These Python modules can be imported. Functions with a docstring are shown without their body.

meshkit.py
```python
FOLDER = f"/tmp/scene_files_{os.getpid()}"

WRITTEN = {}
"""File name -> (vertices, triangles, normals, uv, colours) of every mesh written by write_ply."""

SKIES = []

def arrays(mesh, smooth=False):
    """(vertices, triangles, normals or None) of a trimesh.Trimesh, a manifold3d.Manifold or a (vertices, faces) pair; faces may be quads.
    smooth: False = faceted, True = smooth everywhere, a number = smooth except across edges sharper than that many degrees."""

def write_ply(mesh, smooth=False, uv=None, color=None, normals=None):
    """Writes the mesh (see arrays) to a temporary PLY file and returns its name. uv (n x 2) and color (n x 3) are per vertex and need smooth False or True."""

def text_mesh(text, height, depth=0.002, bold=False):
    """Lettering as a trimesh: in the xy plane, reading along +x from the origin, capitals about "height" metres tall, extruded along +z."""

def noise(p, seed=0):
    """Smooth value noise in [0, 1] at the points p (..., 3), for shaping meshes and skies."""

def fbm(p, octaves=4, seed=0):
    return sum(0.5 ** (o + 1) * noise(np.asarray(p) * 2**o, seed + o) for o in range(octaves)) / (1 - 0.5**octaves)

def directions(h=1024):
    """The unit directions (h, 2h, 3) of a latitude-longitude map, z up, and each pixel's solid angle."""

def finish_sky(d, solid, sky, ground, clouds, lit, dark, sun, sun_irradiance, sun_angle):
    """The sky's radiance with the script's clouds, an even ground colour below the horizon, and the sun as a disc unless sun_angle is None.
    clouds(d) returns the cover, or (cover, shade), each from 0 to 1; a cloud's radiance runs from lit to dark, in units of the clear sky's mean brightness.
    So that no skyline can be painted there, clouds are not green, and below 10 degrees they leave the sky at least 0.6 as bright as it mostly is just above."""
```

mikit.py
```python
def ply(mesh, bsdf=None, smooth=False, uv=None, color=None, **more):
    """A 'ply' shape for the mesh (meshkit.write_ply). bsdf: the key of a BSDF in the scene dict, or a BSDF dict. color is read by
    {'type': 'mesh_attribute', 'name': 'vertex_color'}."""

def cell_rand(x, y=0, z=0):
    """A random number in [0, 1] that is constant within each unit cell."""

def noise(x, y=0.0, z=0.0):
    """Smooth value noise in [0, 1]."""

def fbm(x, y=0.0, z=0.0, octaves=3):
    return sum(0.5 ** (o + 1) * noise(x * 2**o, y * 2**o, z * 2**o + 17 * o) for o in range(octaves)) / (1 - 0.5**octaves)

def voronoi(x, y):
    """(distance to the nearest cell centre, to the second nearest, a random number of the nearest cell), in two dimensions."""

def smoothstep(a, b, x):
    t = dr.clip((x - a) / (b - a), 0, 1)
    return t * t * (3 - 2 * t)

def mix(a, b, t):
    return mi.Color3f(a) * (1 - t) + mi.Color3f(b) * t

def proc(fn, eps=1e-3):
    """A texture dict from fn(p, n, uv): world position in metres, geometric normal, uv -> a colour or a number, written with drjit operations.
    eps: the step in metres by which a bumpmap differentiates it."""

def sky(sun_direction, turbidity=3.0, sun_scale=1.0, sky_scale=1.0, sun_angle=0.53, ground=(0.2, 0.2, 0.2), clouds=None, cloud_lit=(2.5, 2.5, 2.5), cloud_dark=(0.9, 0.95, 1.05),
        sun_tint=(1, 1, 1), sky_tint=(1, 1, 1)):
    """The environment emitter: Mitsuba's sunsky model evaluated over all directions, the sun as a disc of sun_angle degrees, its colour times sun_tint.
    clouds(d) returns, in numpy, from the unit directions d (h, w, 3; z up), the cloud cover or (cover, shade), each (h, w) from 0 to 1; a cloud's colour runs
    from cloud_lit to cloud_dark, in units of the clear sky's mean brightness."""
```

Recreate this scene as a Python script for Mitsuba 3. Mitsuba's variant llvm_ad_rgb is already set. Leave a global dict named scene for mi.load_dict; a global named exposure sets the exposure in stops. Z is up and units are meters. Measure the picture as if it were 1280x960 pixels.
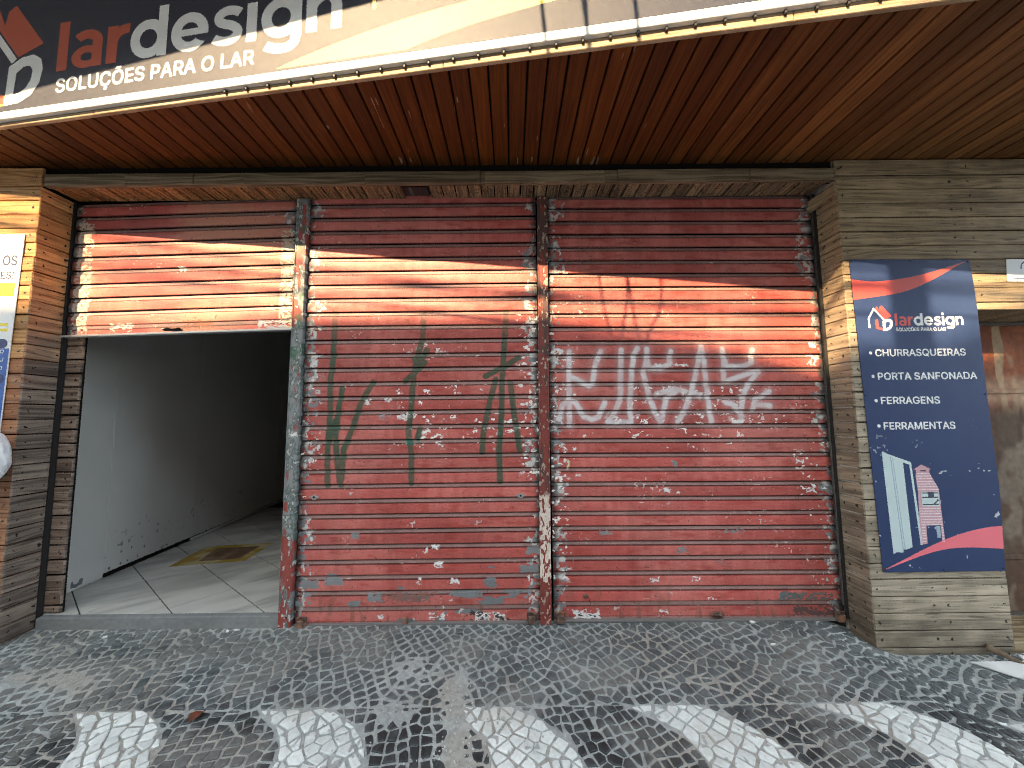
import math, random
import numpy as np
import drjit as dr
import mitsuba as mi
import trimesh
import mapbox_earcut  # noqa: F401
import shapely
from shapely.geometry import Polygon, LineString, Point, box as sbox, MultiPoint
from shapely.ops import unary_union
import mikit, meshkit
from mikit import proc, noise, fbm, voronoi, cell_rand, smoothstep, mix

rng = np.random.default_rng(7)
random.seed(7)
T = mi.ScalarTransform4f
scene, labels = {'type': 'scene'}, {}

# ------------------------------------------------------------------ camera, sky, exposure
FW = np.array([0.00282, 0.99641, 0.08457])
UP = [0.00996, -0.08459, 0.99637]
CAM = np.array([0.0, 0.0, 1.5])
scene['camera'] = {'type': 'perspective', 'fov': math.degrees(2 * math.atan(640 / 470)), 'fov_axis': 'x',
                   'near_clip': 0.05, 'far_clip': 2000.0,
                   'to_world': T().look_at(origin=CAM.tolist(), target=(CAM + FW).tolist(), up=UP)}
SUN = np.array([-0.46, -1.0, 0.742])
scene['sky'] = mikit.sky(SUN.tolist(), turbidity=4, sun_scale=0.54, sky_scale=1.0, sun_angle=0.6,
                         sun_tint=(1.0, 0.90, 0.73), sky_tint=(1.0, 1.02, 0.92), clouds=lambda d: 0.35 * np.ones(d.shape[:2]))
exposure = 4.65

# ------------------------------------------------------------------ materials
def rgb(*c):
    return {'type': 'rgb', 'value': list(c)}

def mat(key, color, rough=0.6, spec=0.4, metallic=0.0, bump=None, bscale=1.0, **kw):
    b = {'type': 'principled', 'base_color': color if isinstance(color, dict) else rgb(*color),
         'roughness': rough, 'metallic': metallic, **kw}
    if not metallic:
        b['specular'] = spec
    if bump is not None:
        b = {'type': 'bumpmap', 'arbitrary': proc(bump, 1e-3), 'scale': bscale, 'bsdf': b}
    scene[key] = {'type': 'twosided', 'bsdf': b}
    return key

PITCH = 0.109

def clampc(c):
    return mi.Color3f(dr.clip(c.x, 0.005, 0.95), dr.clip(c.y, 0.005, 0.95), dr.clip(c.z, 0.005, 0.95))

# weathered wood of the facade: left side varnished orange and worn, right side greyed
def facade_wood(p, n, uv):
    side = dr.abs(n.x) > 0.6
    a = dr.select(side, p.y * 1.0, p.x)
    row = dr.floor((p.z + 0.02) / PITCH)
    r1 = cell_rand(row, dr.select(side, 5.0, 9.0), 3.0 + dr.select(p.x < 0, 0.0, 7.0))
    r2 = cell_rand(row, 21.0, dr.select(side, 2.0, 4.0))
    wav = noise(a * 2.2 + r1 * 40, p.z * 9) * 0.06
    g1 = fbm(a * 2.5 + r1 * 31, (p.z + wav) * 70 + r2 * 50, 0.0, 3)
    g2 = noise(a * 7.0 + r2 * 17, (p.z + wav * 0.6) * 260, 3.0)
    g3 = fbm(a * 9.0, p.z * 14, 5.0, 3)
    left = p.x < 0
    # left
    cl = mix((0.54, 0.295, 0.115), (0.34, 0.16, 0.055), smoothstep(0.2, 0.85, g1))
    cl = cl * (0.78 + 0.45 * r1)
    cl = mix(cl, cl * mi.Color3f(0.62, 0.50, 0.56), smoothstep(2.15, 1.85, p.z + 0.3 * (r2 - 0.5)))  # shade on the lower boards put into the varnish colour
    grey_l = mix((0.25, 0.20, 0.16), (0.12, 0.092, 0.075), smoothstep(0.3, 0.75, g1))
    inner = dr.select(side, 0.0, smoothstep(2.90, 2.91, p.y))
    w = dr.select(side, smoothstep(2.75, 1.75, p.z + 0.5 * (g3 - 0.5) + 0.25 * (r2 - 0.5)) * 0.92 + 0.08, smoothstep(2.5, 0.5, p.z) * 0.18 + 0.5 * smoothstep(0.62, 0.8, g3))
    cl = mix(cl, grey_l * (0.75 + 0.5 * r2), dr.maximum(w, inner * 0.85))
    # right
    cr = mix((0.34, 0.27, 0.175), (0.19, 0.145, 0.09), smoothstep(0.2, 0.85, g1))
    grey_r = mix((0.38, 0.345, 0.28), (0.24, 0.215, 0.17), smoothstep(0.2, 0.85, g1))
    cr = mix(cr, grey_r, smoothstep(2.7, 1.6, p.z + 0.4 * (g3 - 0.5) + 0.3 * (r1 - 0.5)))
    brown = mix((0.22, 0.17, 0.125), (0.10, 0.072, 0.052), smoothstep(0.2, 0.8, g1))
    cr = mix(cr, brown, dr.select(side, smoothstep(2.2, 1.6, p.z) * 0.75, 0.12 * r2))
    cr = cr * (0.78 + 0.44 * r1) * mi.Color3f(1.06, 1.0, 0.92)
    c = mi.Color3f(dr.select(left, cl.x, cr.x), dr.select(left, cl.y, cr.y), dr.select(left, cl.z, cr.z))
    c = c * (1 - 0.5 * smoothstep(0.70, 0.88, g2)) * (0.82 + 0.4 * g3)
    # grime towards the ground
    c = c * (1 - 0.45 * smoothstep(0.25, -0.2, p.z + 0.25 * (g3 - 0.5)))
    return clampc(c)

def facade_bump(p, n, uv):
    a = dr.select(dr.abs(n.x) > 0.6, p.y, p.x)
    return fbm(a * 4, p.z * 190, 0.0, 2) + 0.6 * noise(a * 14, p.z * 420)

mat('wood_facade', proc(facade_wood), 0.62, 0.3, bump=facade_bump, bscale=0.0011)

# small weathered ceiling planks of the recess (grain along y) and lintel boards (grain along x)
def recess_wood(p, n, uv):
    cell = dr.floor(p.x / 0.102)
    r = cell_rand(cell, 3)
    g = fbm(p.x * 110, p.y * 5 + r * 10, 0.0, 3)
    s = noise(p.x * 130, p.y * 70, 3.0)
    warm = smoothstep(0.5, -3.0, p.x)
    c = mix(mix((0.30, 0.21, 0.12), (0.42, 0.22, 0.09), warm), mix((0.13, 0.09, 0.055), (0.2, 0.09, 0.03), warm), smoothstep(0.3, 0.7, g))
    c = c * (1 - 0.6 * smoothstep(0.70, 0.82, s)) * (0.7 + 0.6 * r)
    return clampc(c)
mat('wood_recess', proc(recess_wood), 0.7, 0.25)

def lintel_wood(p, n, uv):
    r = cell_rand(dr.floor(p.x / 0.9 + 0.2), 8)
    wv = noise(p.x * 3, p.z * 12) * 0.05
    g = fbm(p.x * 3 + r * 9, (p.z + wv) * 90, p.y * 60, 3)
    c = mix((0.26, 0.20, 0.125), (0.11, 0.08, 0.045), smoothstep(0.3, 0.7, g)) * (0.75 + 0.5 * r)
    return clampc(c * (0.8 + 0.4 * fbm(p.x * 6, p.z * 8, 2.0)))
mat('wood_lintel', proc(lintel_wood), 0.65, 0.3)

def soffit_wood(p, n, uv):
    cell = dr.floor((p.x + 0.0) / 0.11)
    r, r2 = cell_rand(cell, 4), cell_rand(cell, 5)
    wv = noise(p.y * 3 + r * 7, p.x * 20) * 0.02
    g = fbm((p.x + wv) * 120, p.y * 3.5 + r * 30, 0.0, 3)
    c = mix((0.135, 0.043, 0.008), (0.085, 0.023, 0.004), smoothstep(0.2, 0.8, g))
    gold = smoothstep(0.9, 3.0, p.x + 0.8 * (r - 0.5))
    c = mix(c, mix((0.25, 0.110, 0.034), (0.155, 0.060, 0.017), smoothstep(0.2, 0.8, g)), gold * 0.8)
    c = c * (0.62 + 0.55 * r) * (0.85 + 0.3 * fbm(p.x * 3, p.y * 3, 1.0))
    # flaked varnish in the middle: pale scratches along the grain
    sc = noise(p.x * 75 + 3, p.y * 9, 7.0) * noise(p.x * 11, p.y * 6, 1.0)
    zone = smoothstep(-2.3, -1.0, p.x) * smoothstep(1.3, 0.4, p.x)
    c = mix(c, (0.34, 0.20, 0.14), smoothstep(0.68, 0.74, sc) * zone)
    return clampc(c)
mat('wood_soffit', proc(soffit_wood), 0.5, 0.22, bump=lambda p, n, uv: fbm(p.x * 200, p.y * 5, 0.0, 2), bscale=0.0006)

def strip_wood(p, n, uv):
    g = fbm(p.x * 5, p.z * 140, p.y * 5, 3)
    return clampc(mix((0.44, 0.33, 0.21), (0.28, 0.19, 0.11), smoothstep(0.35, 0.7, g)))
mat('wood_strip', proc(strip_wood), 0.6, 0.3)
mat('dark_core', (0.012, 0.010, 0.009), 0.9, 0.1)
mat('nail_iron', (0.02, 0.016, 0.014), 0.6, 0.3)

# ---- red painted steel with graffiti
GREEN = [[(-1.376, 2.34), (-1.381, 1.959), (-1.399, 1.764), (-1.392, 1.539), (-1.404, 1.254), (-1.396, 0.989)], [(-1.302, 1.723), (-1.329, 1.57), (-1.346, 1.332), (-1.315, 1.081), (-1.297, 0.988)], [(-1.069, 1.769), (-1.154, 1.617), (-1.221, 1.41), (-1.281, 1.253), (-1.29, 1.035)], [(-1.397, 1.317), (-1.351, 1.475)], [(-0.68, 2.308), (-0.686, 2.117), (-0.748, 1.871), (-0.763, 1.709), (-0.769, 1.565), (-0.79, 1.39), (-0.764, 1.216), (-0.762, 0.998)], [(-0.749, 1.953), (-0.724, 1.887), (-0.653, 2.018)], [(-0.82, 1.775), (-0.748, 1.839), (-0.668, 1.919)], [(-0.031, 2.327), (-0.05, 2.028), (-0.068, 1.783), (-0.075, 1.526), (-0.096, 1.241), (-0.09, 1.006)], [(-0.117, 1.784), (-0.166, 1.607), (-0.215, 1.368), (-0.224, 1.226)], [(-0.197, 1.809), (-0.051, 1.881), (0.063, 1.953)], [(-0.004, 1.75), (0.025, 1.493), (0.063, 1.239)], [(-0.702, 1.405), (-0.717, 1.342)]]
WHITE = [[(0.456, 1.993), (0.452, 1.796), (0.449, 1.669), (0.446, 1.427)], [(0.702, 1.995), (0.658, 1.895), (0.631, 1.74), (0.604, 1.727), (0.47, 1.796)], [(0.368, 1.473), (0.397, 1.58), (0.447, 1.615), (0.497, 1.597), (0.557, 1.489), (0.619, 1.466), (0.673, 1.487), (0.722, 1.594)], [(0.862, 2.003), (0.844, 1.629), (0.791, 1.504), (0.739, 1.446), (0.919, 1.445), (0.915, 1.584), (0.943, 1.855), (0.961, 1.965), (0.99, 2.015)], [(1.063, 2.01), (1.064, 1.936), (1.028, 1.827), (1.066, 1.636), (1.114, 1.501), (1.147, 1.438), (1.201, 1.626), (1.294, 1.688)], [(1.06, 1.936), (1.075, 1.863), (1.166, 1.858), (1.231, 1.889), (1.249, 1.99)], [(1.121, 1.654), (1.194, 1.675), (1.267, 1.697), (1.347, 1.674)], [(1.278, 1.445), (1.331, 1.516), (1.392, 1.66), (1.441, 1.823), (1.488, 2.024), (1.505, 1.914), (1.514, 1.74), (1.523, 1.586), (1.538, 1.443)], [(1.393, 1.673), (1.463, 1.641)], [(1.651, 2.004), (1.675, 1.866), (1.802, 1.865), (1.872, 1.892), (1.885, 1.993)], [(1.661, 1.931), (1.651, 1.757), (1.687, 1.757), (1.872, 1.819), (1.927, 1.827), (1.869, 1.764), (1.809, 1.674), (1.78, 1.584), (1.768, 1.458)], [(1.659, 1.585), (1.703, 1.576), (1.762, 1.512), (1.768, 1.458)], [(1.998, 1.667), (1.885, 1.601), (1.863, 1.538)], [(1.883, 1.569), (1.995, 1.559)]]

def stroke_dist(x, z, strokes):
    d2 = mi.Float(9.0)
    for s in strokes:
        for (ax, az), (bx, bz) in zip(s[:-1], s[1:]):
            ex, ez = bx - ax, bz - az
            t = dr.clip(((x - ax) * ex + (z - az) * ez) / (ex * ex + ez * ez + 1e-9), 0, 1)
            d2 = dr.minimum(d2, dr.square(x - ax - t * ex) + dr.square(z - az - t * ez))
    return dr.sqrt(d2)

def blotch(x, z, cx, cz, w, h, e=0.012):
    """1 inside the rectangle (centre, half sizes), ragged at its rim."""
    j = (fbm(x * 55, z * 55, 4.0, 2) - 0.5) * 0.03
    q = dr.maximum(dr.abs(x - cx) - w, dr.abs(z - cz) - h) + j
    return smoothstep(e * 0.4, -e * 0.4, q)

def red_paint(x0, x1, pitch, zline, tilt, green=None, white=None, patches=(), chips=(), faded=0.0, lower_grey=0.0):
    def fn(p, n, uv):
        x, z = p.x, p.z
        zs = z - tilt * (x - 0.5 * (x0 + x1))
        u = (zs - zline) / pitch
        row = dr.floor(u)
        f = u - row                                        # 0..1 within one slat
        r = cell_rand(row, 3, int(abs(x0) * 10) + 2)
        lo = fbm(x * 1.7, z * 2.3, 1.0, 3)
        mid = fbm(x * 9, z * 30, 2.0, 3)
        fine = noise(x * 300, z * 60, 2.0)
        strk = fbm(x * 26, z * 5, 9.0, 3)                   # vertical runs
        c = mix((0.44, 0.095, 0.080), (0.55, 0.165, 0.140), smoothstep(0.3, 0.75, lo + 0.35 * (strk - 0.5)))
        c = mix(c, (0.36, 0.055, 0.042), smoothstep(0.5, 0.85, mid) * 0.7) * (0.86 + 0.26 * r)
        c = c * (0.93 + 0.14 * fine)
        c = mix(c, (0.55, 0.26, 0.17), faded * smoothstep(0.3, 0.8, lo))
        # dust on the recessed strip that faces up
        strip = smoothstep(0.70, 0.735, f) * smoothstep(1.0, 0.97, f)
        c = mix(c, mix((0.30, 0.19, 0.175), (0.20, 0.15, 0.14), mid), strip * 0.85)
        # grime plus painted groove shade in the creases and along the lower lip
        c = c * (1 - 0.75 * smoothstep(0.07, 0.0, f)) * (1 - 0.75 * smoothstep(0.055, 0.0, dr.abs(f - 0.695) - 0.012))
        # worn ends beside the posts: chips down to white and grey primer, grime and channel shade painted dark at the very end
        e = dr.minimum(x - x0, x1 - x)
        ch = fbm(x * 42, z * 42, 6.0, 3)
        wear = smoothstep(0.17, 0.01, e + 0.16 * (fbm(x * 3, z * 4, 3.0) - 0.5) + 0.10 * (r - 0.5))
        c = mix(c, mix((0.55, 0.53, 0.50), (0.22, 0.23, 0.24), smoothstep(0.4, 0.6, noise(x * 30, z * 30, 8.0))), smoothstep(0.60, 0.66, ch * 0.62 + 0.36 * wear) * smoothstep(0.1, 0.5, wear))
        c = c * (1 - 0.8 * smoothstep(0.055, 0.005, e + 0.03 * (mid - 0.5)))
        # grey primer where the paint came off, mostly low down
        pr = fbm(x * 6.0, z * 15, 3.3, 3)
        low = smoothstep(0.75, 0.1, z) * lower_grey
        c = mix(c, (0.19, 0.20, 0.205), smoothstep(0.655, 0.68, pr * (0.75 + 0.21 * low) + 0.03 * low))
        c = mix(c, (0.15, 0.075, 0.05), smoothstep(0.55, 0.75, strk) * smoothstep(0.40, 0.0, z) * 0.55)
        c = mix(c, c * 0.8, smoothstep(0.50, 0.70, fbm(x * 5, z * 1.6, 15.0, 3)) * 0.6)
        # tiny chips everywhere
        c = mix(c, (0.62, 0.58, 0.54), smoothstep(0.82, 0.86, noise(x * 60, z * 75, 1.0)) * smoothstep(0.66, 0.78, fbm(x * 4, z * 7, 5.0)) * 0.7)
        c = mix(c, (0.09, 0.06, 0.055), smoothstep(0.90, 0.94, noise(x * 80, z * 95, 12.0)) * 0.7)
        onface = smoothstep(0.74, 0.70, f)
        # remains of torn paper in rows
        for (cx, cz, w, h, d) in chips:
            zone = smoothstep(0.05, -0.02, dr.maximum(dr.abs(x - cx) - w, dr.abs(z - cz) - h))
            t = noise(x * 30 + cx * 11, z * 44, cx) * 0.72 + noise(x * 90, z * 110, 4.0) * 0.28
            c = mix(c, (0.78, 0.75, 0.71), smoothstep(d + 0.075, d + 0.10, t) * zone * onface)
        for (cx, cz, w, h, col, er) in patches:
            t = smoothstep(er, er - 0.08, noise(x * 70, z * 120, cx) * 0.6 + 0.4 * noise(x * 25, z * 40, cz))
            c = mix(c, col, blotch(x, z, cx, cz, w, h) * t)
        if green:
            d = stroke_dist(x, z, green)
            k = smoothstep(0.029, 0.016, d + 0.006 * (mid - 0.5)) * (0.80 + 0.2 * noise(x * 25, z * 7, 5.0))
            k = k * (1 - 0.5 * smoothstep(0.05, 0.0, f)) * (1 - 0.45 * smoothstep(0.05, 0.0, dr.abs(f - 0.70))) * (0.55 + 0.45 * smoothstep(2.35, 2.0, z))
            c = mix(c, (0.022, 0.075, 0.045), k * 0.95)
        if white:
            d = stroke_dist(x, z, white)
            c = mix(c, (0.55, 0.45, 0.45), smoothstep(0.075, 0.02, d) * 0.22)
            k = smoothstep(0.030, 0.010, d) * 0.88
            k = k * (1 - 0.6 * smoothstep(0.05, 0.0, f)) * (1 - 0.5 * smoothstep(0.05, 0.0, dr.abs(f - 0.70))) * (0.72 + 0.28 * smoothstep(0.3, 0.6, fbm(x * 14, z * 14, 7.0, 2)))
            c = mix(c, (0.66, 0.635, 0.645), k)
        return clampc(c)
    return fn

SH = {  # x0, x1, pitch, z of one dark line, tilt
    'a': (-3.47, -1.70, 0.1115, 2.926, 0.024),
    'b': (-1.605, 0.212, 0.1109, 2.7735, 0.002),
    'c': (0.300, 2.43, 0.1085, 2.402, -0.006)}
W_, G_, K_, TEAL = (0.66, 0.65, 0.63), (0.20, 0.21, 0.215), (0.05, 0.042, 0.04), (0.06, 0.15, 0.155)
mat('red_a', proc(red_paint(*SH['a'], patches=[(-2.60, 2.685, .028, .02, W_, .62), (-2.45, 2.24, .12, .03, (0.30, 0.12, 0.07), .6), (-3.38, 2.62, .06, .45, (.45, .40, .33), .60), (-1.77, 2.60, .05, .40, (.50, .45, .33), .58), (-1.87, 2.235, .11, .03, (.42, .45, .48), .60), (-3.05, 2.22, .09, .03, (.6, .56, .48), .52)],
     chips=[(-2.55, 2.45, .3, .25, .72), (-2.4, 2.9, .8, .06, .74)], faded=0.75)), 0.5, 0.4)
mat('red_b', proc(red_paint(*SH['b'], green=GREEN, lower_grey=1.0,
     patches=[(-0.72, 0.173, .10, .030, TEAL, .64), (-0.80, 0.173, .23, .032, (.22, .10, .085), .55), (-0.17, 0.028, .115, .030, W_, .58), (-0.18, 0.035, .15, .036, K_, .4), (-0.55, 0.033, .07, .022, W_, .48), (-0.98, 0.033, .02, .014, W_, .6),
              (0.12, 0.37, .07, .03, G_, .9), (0.15, 0.50, .05, .03, G_, .9), (-1.18, 0.62, .03, .018, G_, .85), (-1.5, 0.27, .06, .03, G_, .75), (-1.33, 0.285, .07, .02, G_, .75), (-1.02, 0.175, .05, .03, G_, .75),
              (-0.58, 0.53, .03, .016, W_, .62), (-0.65, 0.51, .02, .016, W_, .5), (-0.55, 0.40, .03, .018, W_, .56), (-0.43, 0.285, .03, .015, W_, .62), (-0.70, 0.285, .015, .018, W_, .5), (-1.11, 1.62, .022, .02, W_, .7), (-0.95, 1.63, .03, .015, W_, .66), (-0.97, 1.505, .04, .02, (.3, .31, .34), .6),
              (-0.85, 1.505, .03, .022, W_, .6), (-0.78, 1.515, .03, .018, W_, .7), (-1.53, 1.92, .03, .025, W_, .6), (-0.76, 1.31, .06, .022, (.05, .2, .15), .6), (-0.55, 1.295, .025, .02, W_, .5)],
     chips=[(-0.55, 1.72, .35, .06, .60), (-0.35, 1.42, .45, .10, .56), (-0.55, 1.30, .4, .03, .60), (-0.55, 1.18, .3, .03, .66), (-0.72, 2.05, .2, .03, .62), (0.15, 1.9, .08, .4, .62), (0.15, 1.35, .06, .3, .60), (-1.55, 1.4, .07, .5, .60), (-0.62, 1.62, .22, .04, .60)])), 0.5, 0.4)
mat('red_c', proc(red_paint(*SH['c'], white=WHITE, lower_grey=0.35,
     patches=[(0.54, 0.036, .10, .030, W_, .60), (0.60, 0.036, .13, .036, K_, .36), (2.23, 0.040, .09, .026, (.55, .50, .47), .52), (2.23, 0.042, .16, .034, (.10, .06, .055), .62), (2.05, 0.150, .085, .024, TEAL, .72), (2.18, 0.150, .19, .03, (.13, .11, .105), .55),
              (1.25, 1.882, .125, .011, W_, .75), (0.36, 1.995, .05, .02, W_, .66), (1.61, 0.295, .0, .0, W_, .2), (1.37, 0.275, .035, .018, W_, .5), (1.05, 0.278, .03, .015, W_, .62), (1.24, 1.13, .02, .02, G_, .8), (1.17, 0.925, .02, .012, W_, .72), (1.26, 0.915, .015, .008, W_, .7),
              (0.43, 1.13, .006, .035, (.65, .58, .4), .9), (2.20, 1.15, .04, .07, W_, .45), (2.25, 0.93, .05, .03, W_, .42), (1.55, 0.40, .03, .012, (.2, .16, .15), .6), (1.27, 0.49, .04, .02, G_, .55), (0.7, 0.62, .05, .012, G_, .7), (1.65, 0.62, .1, .01, G_, .6), (2.36, 2.03, .02, .02, W_, .9), (1.11, 0.04, .03, .02, W_, .5)],
     chips=[(1.45, 1.66, .5, .05, .57), (1.35, 1.56, .45, .04, .58), (1.45, 1.46, .75, .05, .58), (1.35, 1.36, .5, .035, .60), (1.40, 1.245, .3, .03, .60), (0.58, 1.36, .08, .02, .60), (0.40, 1.6, .1, .55, .60), (0.35, 0.8, .06, .5, .56), (1.45, 0.15, .3, .03, .64), (2.30, 1.0, .1, .3, .64), (1.9, 1.43, .2, .03, .58)])), 0.5, 0.4)

def post_paint(cx, grey):
    def fn(p, n, uv):
        a = fbm(p.x * 22, p.z * 7, 1.0, 3)
        b = fbm(p.x * 60, p.z * 30, 2.0, 3)
        red = mix((0.33, 0.075, 0.06), (0.18, 0.04, 0.032), b)
        gry = mix((0.24, 0.255, 0.255), (0.10, 0.125, 0.115), smoothstep(0.35, 0.65, b))
        if grey:
            up = smoothstep(0.8, 1.1, p.z) * smoothstep(2.35, 2.15, p.z) + 0.8 * smoothstep(2.95, 3.1, p.z)
            m = smoothstep(0.45, 0.51, a * 0.7 + b * 0.3 + 0.17 * up - 0.035 + 0.10 * smoothstep(-1.66, -1.63, p.x - 0.006 * (p.z - 1.6)) * (1 - up))
            c = mix(red, gry, m)
            c = mix(c, (0.55, 0.55, 0.52), smoothstep(0.66, 0.70, b) * 0.8)
            c = mix(c, (0.75, 0.74, 0.70), blotch(p.x, p.z, -1.655, 1.375, .03, .014))
            c = mix(c, (0.03, 0.12, 0.06), smoothstep(0.68, 0.73, fbm(p.x * 11, p.z * 7, 6.0, 3)) * 0.7)
        else:
            c = mix(red * 0.75, (0.07, 0.045, 0.04), smoothstep(0.45, 0.6, a) * smoothstep(0.6, 1.2, p.z) * 0.85)
            pale = smoothstep(0.98, 0.80, p.z) * smoothstep(0.16, 0.3, p.z)
            c = mix(c, (0.66, 0.58, 0.50), smoothstep(0.48, 0.54, b * 0.72 + a * 0.22 + 0.07 * pale) * smoothstep(0.1, 0.6, pale))
            c = mix(c, (0.5, 0.40, 0.32), smoothstep(0.66, 0.69, b) * 0.7)
        return clampc(c)
    return fn
mat('post_paint_a', proc(post_paint(-1.66, True)), 0.5, 0.4)
mat('post_paint_b', proc(post_paint(0.25, False)), 0.5, 0.4)

def rusty(p, n, uv):
    a, b = fbm(p.x * 25, p.z * 25, p.y * 25, 3), noise(p.x * 90, p.z * 90, p.y * 90)
    return clampc(mix((0.09, 0.06, 0.05), (0.26, 0.13, 0.08), smoothstep(0.4, 0.65, a)) * (0.7 + 0.5 * b))
mat('rusty_iron', proc(rusty), 0.7, 0.3)
mat('dark_steel', (0.022, 0.02, 0.02), 0.5, 0.4)
mat('bar_steel', (0.16, 0.15, 0.145), 0.6, 0.4)
mat('galvanised', (0.42, 0.42, 0.41), 0.42, metallic=0.7)
mat('bright_zinc', (0.75, 0.75, 0.73), 0.35, metallic=0.6)

# ---- pavement
def dirt_amount(x, y):
    """0..1: where sandy dirt lies over the stones (numpy)."""
    P = np.stack([x * 3.0, y * 3.0, x * 0], -1)
    f = meshkit.fbm(P, 4, seed=3)
    f2 = meshkit.fbm(P * 4, 3, seed=9)
    wob = 0.22 * (meshkit.fbm(np.stack([y * 4, x * 2, x * 0], -1), 3, seed=6) - 0.5)
    strip = np.exp(-((x + 0.30 + 0.12 * (y - 2.2) + wob) / (0.075 + 0.05 * meshkit.noise(np.stack([y * 9, x * 3, x * 0], -1), 8))) ** 2) * np.clip((2.66 - y) / 0.35, 0, 1)
    strip2 = 0.75 * np.exp(-(((x + 0.62) / 0.25) ** 2 + ((y - 2.45) / 0.28) ** 2))
    strip2 = np.maximum(strip2, 0.8 * np.exp(-(((x + 0.62) / 0.22) ** 2 + ((y - 2.12) / 0.12) ** 2)))
    left = 0.85 * np.exp(-(((x + 2.95) / 0.42) ** 2 + ((y - 2.35) / 0.13) ** 2)) + 0.5 * np.exp(-(((x + 2.6) / 0.16) ** 2 + ((y - 2.33) / 0.3) ** 2))
    left = np.maximum(left, 0.6 * np.exp(-(((x + 3.4) / 0.3) ** 2 + ((y - 2.6) / 0.2) ** 2)))
    wall = 0.6 * np.exp(-((2.88 - y) / 0.05) ** 2) * (x < -1.2) + 0.45 * np.exp(-((2.62 - y) / 0.1) ** 2) * (x > 2.3)
    d = np.maximum.reduce([strip, strip2, left, wall])
    return np.clip(d * (0.25 + 1.4 * f) + 0.35 * (f2 - 0.5), 0, 1)

def ground(x, y):
    x, y = np.asarray(x, float), np.asarray(y, float)
    s = np.clip((x - 2.2) / 0.45, 0, 1); s = s * s * (3 - 2 * s)
    z = -0.012 - 0.055 * np.clip(2.9 - y, 0, 4.9) - 0.115 * s
    return z + 0.012 * (meshkit.fbm(np.stack([x * 0.9, y * 0.9, x * 0], -1), 2, seed=5) - 0.5)

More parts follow.
